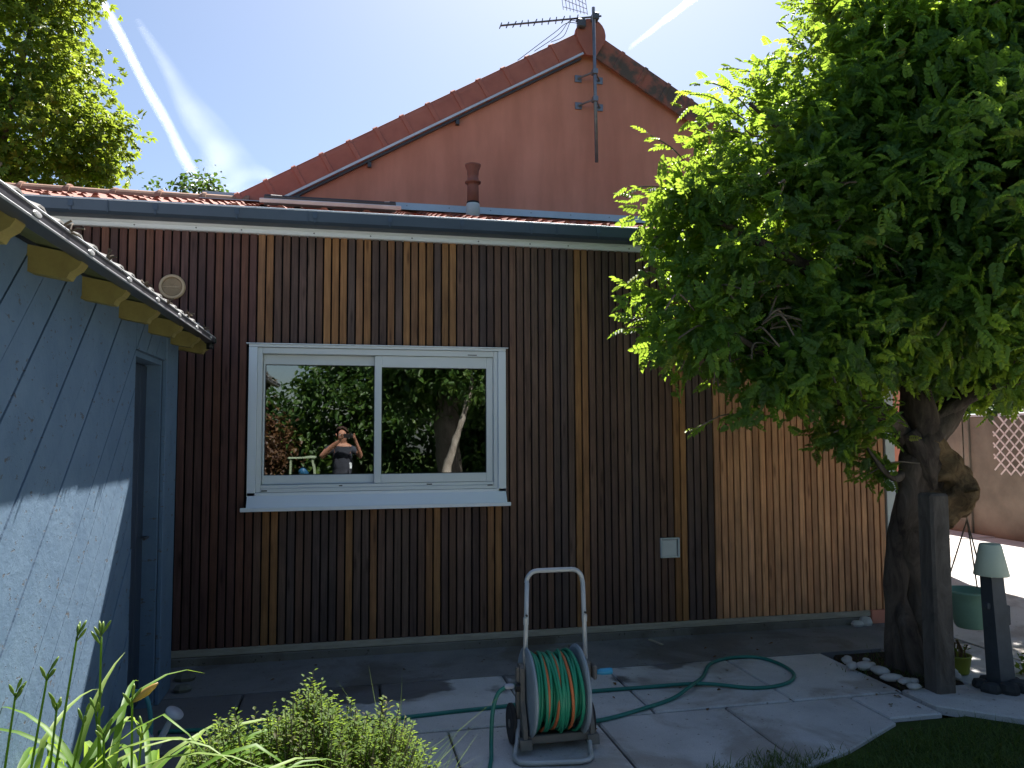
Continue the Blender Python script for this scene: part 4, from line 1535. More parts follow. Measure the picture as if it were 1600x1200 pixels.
for k in range(160):
    c, s = rr.choice(BL[:9])
    a = Vector((rr.gauss(0, 1), rr.gauss(0, 1), rr.gauss(0, 1))).normalized()
    p = Vector((c[0] + a.x * s[0] * 0.55, c[1] + a.y * s[1] * 0.55, c[2] + a.z * s[2] * 0.55))
    e = Vector((c[0] + a.x * s[0] * 1.02, c[1] + a.y * s[1] * 1.02, c[2] + a.z * s[2] * 1.02 - 0.05))
    m_ = (p + e) / 2 + Vector((rr.uniform(-0.08, 0.08), rr.uniform(-0.08, 0.08), rr.uniform(0, 0.1)))
    q.tube(spline([p, m_, e], 4), 0.006, 5)
tw = q.build('twigs', M['twig'], wis)
tw['kind'] = 'stuff'
P_ = np.array([tuple(a) for a in TWP])
D_ = np.array([tuple(a) for a in TWD])
me = leaf_mesh('young_leaves', PIN_V, PIN_F, P_, D_, np.tile([0, -0.2, 1.0], (len(P_), 1)) + rng.normal(0, 0.2, (len(P_), 3)), rng.uniform(0.09, 0.14, len(P_)),
               np.clip(rng.normal(0.85, 0.12, len(P_)), 0, 1), M['wist'])
link('young_leaves', me, wis)

# square post beside the trunk
q = MB()
q.box(3.51, 3.645, -1.69, -1.56, -0.05, 1.22, c=0.015)
pst = q.build('garden_post', M['post'])
tag(pst, 'square weathered wooden post standing against the twisted wisteria trunk', 'post')

# white stones laid round the foot of the trunk
ST = [(3.37, -1.02, .045), (3.33, -1.12, .05), (3.40, -1.155, .06), (3.435, -1.26, .058), (3.41, -1.405, .055), (3.45, -1.475, .045), (3.44, -1.57, .042), (3.50, -1.485, .04),
      (3.52, -1.01, .03), (3.50, -1.10, .028), (3.86, -1.12, .04), (3.875, -1.24, .045), (3.88, -1.36, .05), (3.84, -1.46, .05), (3.42, -0.95, .035)]
STL = ['white stone at the wall side of the ring, left of the trunk foot', 'outermost white stone on the left end of the stone ring', 'large white stone beside the outermost left one in the ring',
       'lumpy white stone in the middle of the left arc of the ring', 'oval white stone in the front arc, left of the pointed one', 'pointed white stone in the front arc of the ring',
       'flat white stone in the front arc touching the wooden post', 'upright white stone tucked between ring and wooden post', 'small white pebble behind the ring close to the trunk foot',
       'small white pebble inside the ring left of the trunk', 'white stone behind the trunk on the driveway side, farthest back', 'white stone right of the post, second from the back',
       'white stone right of the post beside the olive pot', 'white stone right of the post, nearest the lamp base', 'little white stone nearest the wall at the ring start']
for i, (x, y, r_) in enumerate(ST):
    q = MB()
    rr = random.Random(50 + i)
    q.lathe([(0.0, -0.5), (0.6, -0.45), (0.95, -0.1), (0.98, 0.1), (0.75, 0.42), (0.35, 0.56), (0.0, 0.58)], 10)
    a = rr.uniform(0, 3.1)
    el = rr.uniform(0.62, 0.85)
    vs = []
    for (vx, vy, vz_) in q.v:
        k = 1 + 0.14 * math.sin(3 * vx + rr.random() * 0.4 + i) + 0.1 * math.sin(4 * vy + i * 2)
        vx, vy = vx * k * 1.15, vy * k * el
        vs.append(((vx * math.cos(a) - vy * math.sin(a)) * r_, (vx * math.sin(a) + vy * math.cos(a)) * r_, vz_ * r_ * 0.85))
    q.v = vs
    o = q.build('stone', M['stone'], None, True, loc=(x, y, 0.02 + r_ * 0.28))
    tag(o, STL[i], 'stone', 'white stones ringing the tree trunk')
for i, (x, y, r_, lab) in enumerate([(4.15, -0.06, 0.05, 'small pale stone lying flat at the end of the batten'), (4.24, -0.04, 0.055, 'upright pale stone chip leaning at the end of the wall batten'),
                                     (-1.03, -0.33, 0.06, 'grey rubble stone on the ground between shed corner and slat wall'), (-1.0, -0.56, 0.05, 'grey stone on the ground right against the shed corner post')]):
    q = MB()
    q.lathe([(0.0, -0.4), (0.8, -0.4), (1.0, 0.0), (0.7, 0.5), (0.0, 0.62)], 7)
    q.v = [(a * r_ * 1.2, b * r_ * 0.8, c_ * r_ * (0.9 if i != 1 else 1.5)) for a, b, c_ in q.v]
    tag(q.build('stone', M['stone'] if i < 2 else M['boundary'], None, False, loc=(x, y, r_ * 0.32)), lab, 'stone')
q = MB()
q.box(-0.085, 0.085, -0.012, 0.012, 0, 0.012, c=0.003)
o = q.build('wood_offcut', M['batten'], None, loc=(2.32, -0.17, -0.003))
o.rotation_euler = (0, 0, math.radians(-76))
tag(o, 'short pale wood offcut lying on the dark strip below the wall', 'offcut')

# ================================================================== garden lamp, pots
lp = thing('garden_lamp', 'dark leaning post lamp topped with a pale green tapered shade', 'lamp', (3.95, -1.66, 0.0))
q = MB()
vs = []
for (cx_, z_, w) in ((3.99, 0.03, 0.055), (3.95, 0.72, 0.045)):
    vs += [(cx_ - w, -1.66 - w, z_), (cx_ + w, -1.66 - w, z_), (cx_ + w, -1.66 + w, z_), (cx_ - w, -1.66 + w, z_)]
q.add(vs, [(3, 2, 1, 0), (4, 5, 6, 7), (0, 1, 5, 4), (1, 2, 6, 5), (2, 3, 7, 6), (3, 0, 4, 7)])
q.build('post', M['slate'], lp)
q = MB()
q.lathe([(0.098, 0.705), (0.1, 0.71), (0.062, 0.893), (0.055, 0.9), (0.0, 0.9)], 28, (3.95, -1.66, 0))
q.lathe([(0.0, 0.885), (0.056, 0.885), (0.093, 0.712), (0.098, 0.705)], 28, (3.95, -1.66, 0))
q.build('lamp_shade', M['shade'], lp, True)
q = MB()
q.box(4.012, 4.045, -1.70, -1.63, 0.4, 0.52, c=0.006)
q.box(3.885, 3.912, -1.69, -1.65, 0.50, 0.54, c=0.005)
q.build('cable_box', M['slate'], lp)
q = MB()
for i, (x, y, s_) in enumerate([(3.86, -1.72, .055), (3.95, -1.76, .06), (4.04, -1.72, .065), (4.08, -1.64, .055), (3.87, -1.62, .05), (3.96, -1.58, .05), (4.05, -1.78, .045)]):
    o_ = len(q.v)
    q.lathe([(0.0, 0.0), (0.95, 0.0), (1.05, 0.35), (0.8, 0.85), (0.0, 1.0)], 7, (0, 0, 0))
    q.v[o_:] = [(x + a * s_ * (1 + 0.2 * math.sin(i + b * 3)), y + b * s_, 0.012 + c_ * s_ * 1.1) for a, b, c_ in q.v[o_:]]
q.build('base_stones', M['dark_stone'], lp)

hp = thing('hanging_pot', 'sage green plastic pot hanging on cords beside the wisteria trunk', 'plant pot', (4.15, -1.25, 0.28))
q = MB()
q.lathe([(0.0, 0.275), (0.088, 0.275), (0.098, 0.29), (0.135, 0.44), (0.148, 0.505), (0.156, 0.51), (0.156, 0.525), (0.142, 0.525), (0.13, 0.44), (0.1, 0.44), (0.0, 0.44)], 32, (4.16, -1.25, 0))
q.build('pot', M['hang'], hp, True)
q = MB()
q.lathe([(0.0, 0.47), (0.134, 0.465)], 20, (4.16, -1.25, 0))
q.build('potting_soil', M['soil'], hp)
q = MB()
for a in (0.5, 2.6, 4.7):
    q.tube([(4.16 + 0.148 * math.cos(a), -1.25 + 0.148 * math.sin(a), 0.515), (4.165, -1.25, 1.0)], 0.005, 6)
q.tube([(4.165, -1.25, 0.99), (4.16, -1.25, 1.05), (4.15, -1.26, 1.75)], 0.004, 6)
q.build('hanging_cord', M['twig'], hp)

sp = thing('small_pot', 'little olive yellow pot with bare stems standing on the pale slab', 'plant pot', (3.975, -1.33, 0.008))
q = MB()
q.lathe([(0.0, 0.009), (0.062, 0.009), (0.066, 0.02), (0.08, 0.115), (0.084, 0.118), (0.084, 0.127), (0.076, 0.127), (0.072, 0.10), (0.0, 0.1)], 28, (3.975, -1.33, 0))
q.build('pot', M['olive_pot'], sp, True)
q = MB()
rr = random.Random(9)
for k in range(11):
    a, r_ = rr.uniform(0, 6.28), rr.uniform(0.01, 0.05)
    p = Vector((3.975 + math.cos(a) * r_, -1.33 + math.sin(a) * r_, 0.1))
    q.tube([p, p + Vector((rr.uniform(-.01, .01), rr.uniform(-.01, .01), 0.06)), p + Vector((rr.uniform(-.025, .025), rr.uniform(-.02, .02), rr.uniform(0.08, 0.125)))], [0.005, 0.005, 0.004], 6)
q.build('stems', M['burl'], sp)
P_ = np.array([(3.975 + rng.uniform(-.05, .05), -1.33 + rng.uniform(-.05, .05), rng.uniform(0.12, 0.2)) for _ in range(26)])
me = leaf_mesh('leaves', OVAL_V, OVAL_F, P_, rng.normal(0, 1, (26, 3)) + [0, 0, 0.6], np.tile([0, 0, 1.0], (26, 1)) + rng.normal(0, .3, (26, 3)), rng.uniform(0.02, 0.035, 26), rng.uniform(0.2, 0.8, 26), M['shrub'])
link('leaves', me, sp)

# ================================================================== boundary wall, trellis, flowers at the right
bw = thing('boundary_wall', 'rough brownish cement boundary wall across the driveway', 'wall', (9.8, 4.0, 0.0))
B('wall', M['boundary'], bw, (9.7, 9.9, -6, 16, -0.1, 1.84), c=0.01)
B('coping', M['zinc_light'], bw, (9.67, 9.93, -6, 16, 1.842, 1.885), c=0.008)
for y in (4.75, 0.4, 8.8):
    B('pilaster', M['boundary'], bw, (9.66, 9.698, y - 0.09, y + 0.09, -0.1, 1.838), c=0.006)
tr = thing('trellis', 'pale grey diamond lattice fixed to the cement wall', 'trellis', (9.6, 3.2, 1.0))
TY0, TY1, TZ0, TZ1 = 1.8, 4.15, 0.97, 1.83


def lat(y0, z0, sgn, xo):
    # clip a 45 degree lath to the trellis rectangle
    pts = []
    L2 = 3.5
    p = [(y0, z0), (y0 + L2, z0 + sgn * L2)]
    t0, t1 = 0.0, 1.0
    for (o_, d_, lo_, hi_) in ((p[0][0], L2, TY0, TY1), (p[0][1], sgn * L2, TZ0, TZ1)):
        a, b = (lo_ - o_) / d_, (hi_ - o_) / d_
        if a > b:
            a, b = b, a
        t0, t1 = max(t0, a), min(t1, b)
    if t1 - t0 < 0.02:
        return
    A = (y0 + L2 * t0 - 0.012, z0 + sgn * (L2 * t0 - 0.012))
    C_ = (y0 + L2 * t1 + 0.012, z0 + sgn * (L2 * t1 + 0.012))
    m = MB()
    h = 0.011
    n_ = (h * 0.707, -sgn * h * 0.707)
    m.prism([(A[0] + n_[0], A[1] + n_[1]), (C_[0] + n_[0], C_[1] + n_[1]), (C_[0] - n_[0], C_[1] - n_[1]), (A[0] - n_[0], A[1] - n_[1])], xo, xo + 0.008, 'x')
    m.build('lath', M['lattice'], tr)


for k in range(-4, 20):
    lat(TY0 - 1.2 + k * 0.172, TZ0, 1, 9.640)
    lat(TY0 - 1.2 + k * 0.172, TZ1, -1, 9.649)
fb = thing('flowering_shrub', 'pink flowering shrub showing through the leaves at the right edge', 'shrub', (9.2, 1.2, 0.0))
crown('foliage', fb, M['gleaf'], [((8.9, 1.2, 2.6), (0.8, 0.8, 1.0)), ((8.9, 1.0, 1.6), (0.6, 0.7, 0.8))], 60, 4, 0.09, (OVAL_V, OVAL_F), 31, spread=0.1)
crown('blossom', fb, M['petal'], [((8.85, 1.25, 3.2), (0.75, 0.75, 0.6))], 60, 4, 0.07, (OVAL_V, OVAL_F), 32, spread=0.06, inner=0.9)
q = MB()
for k in range(5):
    q.tube([(9.1 + 0.04 * k, 1.2, -0.05), (9.0, 1.1 + 0.08 * k, 1.2), (8.6 + 0.16 * k, 1.2, 2.4)], [0.025, 0.02, 0.008], 7)
q.build('stem', M['bark2'], fb)


def tree(name, label, x, y, blobs, th, tr_, mat, bark, dens, leaves, size, tmpl, seed, group=None, cat='tree', clump=0.3, limbs_=6, droop=0.3, spread=0.2, wobble=0.22, ns=1.2):
    t = thing(name, label, cat, (x, y, -0.05), 0, group)
    q = MB()
    rr = random.Random(seed)
    gnarl(q, [(x, y, -0.1), (x + 0.02, y, th * 0.25), (x + rr.uniform(-.15, .15), y, th * 0.6), (x + rr.uniform(-.2, .2), y + rr.uniform(-.2, .2), th)], [tr_ * 1.4, tr_, tr_ * 0.85, tr_ * 0.55], 12, seed, 0.1)
    q.build('trunk', bark, t, True)
    for k in range(limbs_):
        c, s = blobs[k % len(blobs)]
        q = MB()
        a = Vector((x, y, th * rr.uniform(0.55, 0.95)))
        e = Vector((c[0] + rr.uniform(-.6, .6) * s[0], c[1] + rr.uniform(-.6, .6) * s[1], c[2] + rr.uniform(-.2, .6) * s[2]))
        gnarl(q, [a, a.lerp(e, 0.5) + Vector((0, 0, -0.1)), e], [tr_ * 0.5, tr_ * 0.3, tr_ * 0.1], 8, seed + k, 0.08, 4)
        q.build('limb', bark, t, True)
    crown('crown', t, mat, blobs, dens, leaves, size, tmpl, seed, droop=droop, clump=clump, spread=spread, wobble=wobble, ns=ns)
    return t


# maple behind the shed, small bush top behind the ridge
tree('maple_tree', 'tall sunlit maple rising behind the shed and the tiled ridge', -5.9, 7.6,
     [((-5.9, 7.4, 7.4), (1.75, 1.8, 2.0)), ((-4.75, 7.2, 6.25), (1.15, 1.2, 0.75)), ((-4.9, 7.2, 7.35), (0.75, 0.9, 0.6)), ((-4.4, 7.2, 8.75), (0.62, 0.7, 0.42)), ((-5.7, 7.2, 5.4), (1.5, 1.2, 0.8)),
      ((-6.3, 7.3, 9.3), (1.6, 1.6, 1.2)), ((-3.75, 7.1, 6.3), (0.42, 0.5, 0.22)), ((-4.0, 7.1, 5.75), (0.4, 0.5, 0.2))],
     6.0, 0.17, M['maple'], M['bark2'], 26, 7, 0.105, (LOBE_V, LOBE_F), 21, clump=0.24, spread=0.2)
tree('ridge_bush', 'dark leafy treetop peeping over the tiled ridge left of the gable', -2.6, 7.0,
     [((-2.45, 7.0, 5.35), (0.42, 0.4, 0.42)), ((-2.95, 7.0, 5.2), (0.3, 0.3, 0.3)), ((-2.5, 7.0, 4.8), (0.7, 0.6, 0.5))],
     4.9, 0.08, M['gleaf'], M['bark2'], 70, 6, 0.085, (OVAL_V, OVAL_F), 22, limbs_=3, clump=0.4, spread=0.12)

# the garden behind the camera, seen mirrored in the window panes
GT = [(2.0, -9.6, [((2.2, -9.6, 3.2), (1.4, 1.2, 0.8)), ((1.3, -9.9, 2.7), (0.8, 0.8, 0.6)), ((3.1, -9.5, 2.4), (0.7, 0.7, 0.6))], 3.4, 0.26, 'gleaf', 'thick trunked tree in the garden, behind the slender leaning tree', 46),
      (4.6, -11.5, [((4.4, -11.5, 2.0), (2.0, 1.2, 1.7)), ((3.4, -11.3, 1.2), (1.2, 0.8, 1.1)), ((5.8, -11.5, 2.2), (1.2, 1.0, 1.3))], 2.2, 0.16, 'gleaf', 'low bushy dark tree in the garden beside the thick trunked tree', 40),
      (0.2, -13.5, [((0.2, -13.5, 2.3), (1.4, 1.0, 1.6)), ((1.6, -13.2, 1.8), (1.2, 0.9, 1.6)), ((0.9, -13.6, 3.0), (1.1, 0.9, 0.8))], 2.6, 0.16, 'gleaf', 'leafy tree directly behind the photographer in the garden', 46),
      (-2.2, -15.5, [((-2.2, -15.5, 1.6), (1.4, 0.9, 1.4)), ((-3.8, -15.6, 1.5), (1.5, 1.0, 1.4)), ((-1.2, -15.3, 1.0), (1.0, 0.8, 1.0))], 1.6, 0.12, 'gleaf', 'low rounded garden tree below the gap of open sky', 40),
      (-1.9, -12.0, [((-1.9, -12, 1.25), (0.62, 0.6, 0.85))], 1.0, 0.05, 'copper', 'copper leaved bush standing beside the small green garden table', 70),
      (-7.0, -14.0, [((-7, -14, 2.6), (2.2, 1.6, 1.9)), ((-5.2, -14, 2.0), (1.2, 1.2, 1.5))], 2.6, 0.2, 'gleaf', 'broad tree at the far left side of the garden', 16),
      (9.0, -11.0, [((9, -11, 2.4), (2.2, 1.6, 1.9)), ((7.4, -11.5, 2.0), (1.4, 1.2, 1.6))], 2.6, 0.2, 'gleaf', 'broad tree at the far right side of the garden', 16),
      (13.0, 3.5, [((13, 3.5, 3.4), (1.8, 3.0, 2.0)), ((12.6, 8.0, 3.0), (1.6, 2.4, 1.8)), ((12.4, -0.5, 3.2), (1.6, 2.2, 1.9))], 3.2, 0.22, 'gleaf', 'dark spreading tree beyond the cement boundary wall', 20)]
for i, (x, y, bl, th, r_, mt, lab, dn) in enumerate(GT):
    tree('garden_tree', lab, x, y, bl, th, r_, M[mt], M['bark2'], dn, 6, 0.15 if i != 4 else 0.1, (OVAL_V, OVAL_F), 60 + i, 'trees around the garden', clump=0.35, spread=0.22)
q = MB()
gnarl(q, [(1.75, -8.3, -0.1), (1.78, -8.3, 0.9), (1.95, -8.3, 1.5), (2.2, -8.35, 2.3), (2.3, -8.4, 3.2)], [0.09, 0.075, 0.065, 0.055, 0.03], 10, 71, 0.1)
bt = thing('leaning_tree', 'slender leaning pale barked tree mirrored in the right window pane', 'tree', (1.75, -8.3, -0.05))
q.build('trunk', M['birch'], bt, True)
crown('crown', bt, M['gleaf'], [((2.35, -8.3, 2.55), (0.55, 0.5, 0.35)), ((2.6, -8.4, 3.4), (0.7, 0.6, 0.5))], 70, 5, 0.09, (OVAL_V, OVAL_F), 72, spread=0.1, tint_shift=0.25, clump=0.3)
tb = thing('garden_table', 'small pale green wooden table standing on the grass by the copper bush', 'table', (-0.9, -11.5, -0.07))
for (sx_, sy_) in ((-1, -1), (1, -1), (1, 1), (-1, 1)):
    B('leg', M['green_paint'], tb, (-0.95 + sx_ * 0.24 - 0.022, -0.95 + sx_ * 0.24 + 0.022, -11.5 + sy_ * 0.2 - 0.022, -11.5 + sy_ * 0.2 + 0.022, -0.07, 1.08), c=0.003)
B('tabletop', M['green_paint'], tb, (-1.25, -0.65, -11.75, -11.25, 1.081, 1.12), c=0.005)
B('shelf', M['green_paint'], tb, (-1.165, -0.735, -11.67, -11.33, 0.62, 0.64), c=0.003)
q = MB()
q.lathe([(0.11 * math.sin(a), -0.11 * math.cos(a)) for a in np.linspace(0, math.pi, 13)], 20, (-0.93, -11.5, 0.751))
tag(q.build('ball', M['ball'], None, True), 'blue rubber ball lying on the shelf of the garden table', 'ball')
bpy.data.objects['ball'].location = (0, 0, 0)

# ================================================================== hose cart and hoses
ct = thing('hose_cart', 'wheeled hose reel cart with tall grey tube handle and blue crank', 'hose reel', (1.05, -1.88, 0.0))
q = MB()
hp_ = [(0.905, -1.85, 0.38), (0.925, -1.80, 0.62), (0.936, -1.775, 0.81)] + [(0.996 + 0.06 * math.cos(a), -1.765, 0.81 + 0.06 * math.sin(a)) for a in np.linspace(math.pi, math.pi / 2, 6)] + \
      [(1.185 + 0.06 * math.cos(a), -1.765, 0.81 + 0.06 * math.sin(a)) for a in np.linspace(math.pi / 2, 0, 6)] + [(1.245, -1.775, 0.80), (1.243, -1.80, 0.62), (1.233, -1.85, 0.38)]
q.tube(hp_, 0.0125, 12)
hd = q.build('handle', M['tube'], ct, True)
for (x, z_) in ((0.923, 0.60), (1.2435, 0.60)):
    q = MB()
    q.lathe([(0.0148, 0), (0.0148, 0.035)], 12, (x, -1.803, z_))
    q.build('joint_sleeve', M['tube'], hd)
    q = MB()
    q.lathe([(0.006, 0.0), (0.005, -0.014)], 8, (x, -1.815, z_ + 0.05), 'y')
    q.f = [tuple(reversed(f)) for f in q.f]
    q.build('bolt', M['dark'], hd)
q = MB()
q.tube([(0.868, -1.87, 0.14), (0.845, -1.93, 0.05), (0.815, -2.0, 0.016), (0.815, -2.04, 0.014), (0.83, -2.075, 0.014), (0.865, -2.09, 0.014), (1.12, -2.125, 0.014), (1.16, -2.115, 0.014),
        (1.185, -2.085, 0.014), (1.195, -2.04, 0.016), (1.215, -1.96, 0.05), (1.235, -1.88, 0.14)], 0.0125, 10)
q.build('foot_loop', M['tube'], ct, True)


def side_panel(x, s):
    m = MB()
    prof = [(-1.97, 0.03), (-1.76, 0.03), (-1.755, 0.10), (-1.80, 0.24), (-1.81, 0.40), (-1.83, 0.415), (-1.875, 0.415), (-1.89, 0.40), (-1.90, 0.24), (-1.96, 0.12)]
    m.prism(prof, x, x + 0.022 * s if s > 0 else x + 0.022, 'x')
    m.prism([(-1.86, 0.06), (-1.82, 0.06), (-1.835, 0.40), (-1.865, 0.40)], x - 0.014 if s < 0 else x + 0.0225, (x if s < 0 else x + 0.036), 'x')
    m.prism([(-1.985, 0.03), (-1.93, 0.03), (-1.93, 0.075), (-1.975, 0.075)], x - 0.02, x + 0.04, 'x')
    m.build('side_panel', M['cart'], ct)


side_panel(0.872, -1)
side_panel(1.222, 1)
B('cross_bar', M['cart'], ct, (0.8945, 1.2215, -1.80, -1.76, 0.06, 0.12), (0.8945, 1.2215, -1.955, -1.93, 0.045, 0.085), c=0.004)
B('tray', M['tube'], ct, (0.91, 1.2, -1.925, -1.805, 0.05, 0.062), c=0.003)
DC = (-1.86, 0.275)     # drum axis (y, z)
for (xa, s) in ((0.905, 1), (1.178, -1)):
    q = MB()
    q.lathe([(0.0, 0.0), (0.205, 0.0), (0.218, 0.006), (0.22, 0.012), (0.214, 0.018), (0.2, 0.014), (0.0, 0.012)], 48, (xa, DC[0], DC[1]), 'x')
    fg = q.build('drum_flange', M['flange'], ct)
q = MB()
q.lathe([(0.1, 0.925), (0.1, 1.177)], 24, (0, DC[0], DC[1]), 'x')
q.build('drum', M['cart'], ct, False)
for x in (0.845, 1.262):
    w = thing('wheel', None, None, (x, -1.80, 0.098))
    w.parent = ct
    w.matrix_parent_inverse = Matrix.Translation(-ct.location)
    q = MB()
    q.lathe([(0.066, -0.011), (0.092, -0.013), (0.1, -0.007), (0.1, 0.007), (0.092, 0.013), (0.066, 0.011)], 32, (x, -1.80, 0.1), 'x')
    q.build('tyre', M['rubber'], w)
    q = MB()
    q.lathe([(0.0, -0.016), (0.02, -0.015), (0.024, -0.006), (0.0655, -0.006), (0.0655, 0.006), (0.024, 0.006), (0.02, 0.015), (0.0, 0.016)], 24, (x, -1.80, 0.1), 'x')
    q.build('rim', M['cart'], w)
q = MB()
q.tube([(0.83, -1.80, 0.1), (1.30, -1.80, 0.1)], 0.007, 8)
q.build('axle', M['galv'], ct)
q = MB()
q.box(1.2585, 1.282, -1.90, -1.80, 0.32, 0.395, c=0.008)
q.build('crank_arm', M['cart'], ct)
q = MB()
q.lathe([(0.0, 1.279), (0.012, 1.28), (0.0135, 1.30), (0.017, 1.31), (0.0175, 1.365), (0.014, 1.372), (0.0, 1.373)], 16, (0, -1.87, 0.352), 'x')
q.build('crank_grip', M['cyan'], ct, True)
q = MB()
q.lathe([(0.0, 0.0), (0.02, 0.0), (0.021, 0.022), (0.016, 0.025), (0.0, 0.025)], 12, (0.846, -1.88, 0.305), 'x')
q.build('inlet_knob', M['dark'], ct)

gh = thing('garden_hose', 'green garden hose wound on the reel and trailing over the slabs', 'hose', (1.1, -1.5, 0.0))
oh = thing('orange_hose', 'orange hose wound between the green turns on the reel', 'hose', (1.05, -1.86, 0.05))


def wind(x0, x1, r0, sag, ph, wob):
    pts = []
    for k in range(41):
        a = 2 * math.pi * k / 40
        xx = x0 + (x1 - x0) * (0.5 - 0.5 * math.cos(a + ph)) + wob * math.sin(2 * a + ph)
        rr_ = r0 + (sag if math.sin(a) < 0 else sag * 0.2) * abs(math.sin(a))
        pts.append((xx, DC[0] + math.cos(a) * r0, DC[1] + math.sin(a) * rr_))
    return pts


rr = random.Random(12)
q = MB()
for k in range(13):
    x0 = 0.937 + 0.0185 * k
    q.tube(wind(x0, min(max(x0 + rr.uniform(-0.05, 0.05), 0.932), 1.166), rr.uniform(0.165, 0.198), rr.uniform(0, 0.018), rr.uniform(0, 6.28), rr.uniform(-0.006, 0.006)), 0.0088, 8, False)
q.build('coil', M['hose'], gh, True)
q = MB()
for k in range(14):
    x0 = 0.938 + 0.017 * k
    q.tube(wind(x0, x0, 0.142, 0, 0, 0.001), 0.0088, 8, False)
q.build('inner_coil', M['hose'], gh, True)
q = MB()
for (x0, x1, r_) in ((0.965, 0.985, 0.184), (1.045, 1.02, 0.180), (1.085, 1.11, 0.184)):
    q.tube(wind(x0, x1, r_, 0.004, x0 * 40, 0.003), 0.0082, 8, False)
q.build('coil', M['orange'], oh, True)
q = MB()
q.tube(spline([(0.845, -1.88, 0.317), (0.80, -1.885, 0.315), (0.752, -1.89, 0.28), (0.725, -1.90, 0.19), (0.715, -1.92, 0.06), (0.70, -2.0, 0.014), (0.665, -2.15, 0.011), (0.63, -2.5, 0.011), (0.6, -3.2, 0.011)], 8), 0.0105, 10)
q.build('feed_hose', M['hose2'], gh, True)
q = MB()
q.lathe([(0.0, 0.79), (0.0125, 0.79), (0.014, 0.80), (0.014, 0.83), (0.01, 0.84), (0.0, 0.845)], 12, (0, -1.884, 0.316), 'x')
q.build('hose_connector', M['can'], gh, True)
q = MB()
q.tube(spline([(-0.98, -1.27, 0.011), (-0.75, -1.29, 0.011), (-0.2, -1.34, 0.011), (0.28, -1.345, 0.011), (0.62, -1.315, 0.011), (0.955, -1.29, 0.012), (1.2, -1.22, 0.012), (1.405, -1.165, 0.012), (1.8, -1.16, 0.012), (2.196, -1.197, 0.02),
                        (2.499, -1.325, 0.012), (2.74, -1.285, 0.012), (2.893, -1.12, 0.012), (2.92, -0.9, 0.012), (2.85, -0.73, 0.012), (2.66, -0.70, 0.012), (2.458, -0.80, 0.012), (2.28, -1.05, 0.013), (2.10, -1.26, 0.034), (1.913, -1.394, 0.012),
                        (1.66, -1.522, 0.012), (1.48, -1.60, 0.012), (1.34, -1.64, 0.012), (1.2, -1.66, 0.012), (1.1, -1.7, 0.03)], 9), 0.0115, 10)
q.build('ground_run', M['hose2'], gh, True)

# ================================================================== watering can by the shed door
wc = thing('watering_can', 'pale grey blue watering can standing by the shed door behind the daylilies', 'watering can', (-0.98, -1.78, 0.0))
q = MB()
q.lathe([(0.0, 0.002), (0.1, 0.002), (0.108, 0.02), (0.102, 0.17), (0.085, 0.21), (0.06, 0.225), (0.06, 0.235), (0.054, 0.235), (0.054, 0.22), (0.0, 0.215)], 28, (-1.0, -1.78, 0), sq=(1.05, 0.85))
q.build('body', M['can'], wc, True)
q = MB()
q.tube(spline([(-1.03, -1.78, 0.225), (-1.035, -1.78, 0.33), (-0.985, -1.78, 0.385), (-0.93, -1.78, 0.36), (-0.905, -1.78, 0.25), (-0.91, -1.78, 0.12)], 6), 0.011, 10)
q.build('handle', M['teal'], wc, True)
q = MB()
q.tube([(-0.92, -1.80, 0.06), (-0.86, -1.83, 0.15), (-0.80, -1.86, 0.27)], [0.024, 0.017, 0.013], 12)
q.tube([(-0.80, -1.86, 0.268), (-0.785, -1.868, 0.298), (-0.78, -1.87, 0.306)], [0.014, 0.042, 0.043], 16)
q.build('spout', M['can'], wc, True)

# ================================================================== foreground plants (in the sun, in the bed)


def strap_leaf(base, az, ln, lean, droop, w, seed):
    """arching folded daylily blade; returns verts/faces"""
    rr = random.Random(seed)
    n = 11
    m = MB()
    p = Vector(base)
    el = math.radians(lean)
    d2 = Vector((math.cos(az), math.sin(az), 0))
    side = Vector((-math.sin(az), math.cos(az), 0))
    st = ln / n
    kink = rr.randint(5, 9) if rr.random() < 0.3 else -1
    for i in range(n + 1):
        t = i / n
        ww = w * min(1.0, 0.55 + 1.6 * t) * (1 - t ** 3) + 0.0006
        up = Vector((0, 0, 1)) * math.cos(el) - d2 * math.sin(el)
        fold = 0.35 * ww
        m.v += [tuple(p - side * ww + up * fold), tuple(p), tuple(p + side * ww + up * fold)]
        p = p + (d2 * math.cos(el) + Vector((0, 0, 1)) * math.sin(el)) * st
        el -= math.radians(droop) / n * (0.5 + 1.4 * t)
        if i == kink:
            el -= math.radians(rr.uniform(30, 70))
        side = (side + Vector((rr.uniform(-.05, .05), rr.uniform(-.05, .05), rr.uniform(-.06, .06)))).normalized()
    for i in range(n):
        for k in (0, 1):
            m.f.append((3 * i + k, 3 * i + k + 1, 3 * i + k + 4, 3 * i + k + 3))
    return m


def tinted(m, name, mat, parent, tint):
    me = m.mesh(name, mat, True)
    at = me.attributes.new('tint', 'FLOAT', 'POINT')
    at.data.foreach_set('value', np.clip(tint + rng.normal(0, 0.04, len(me.vertices)), 0, 1).astype(np.float32))
    return link(name, me, parent)


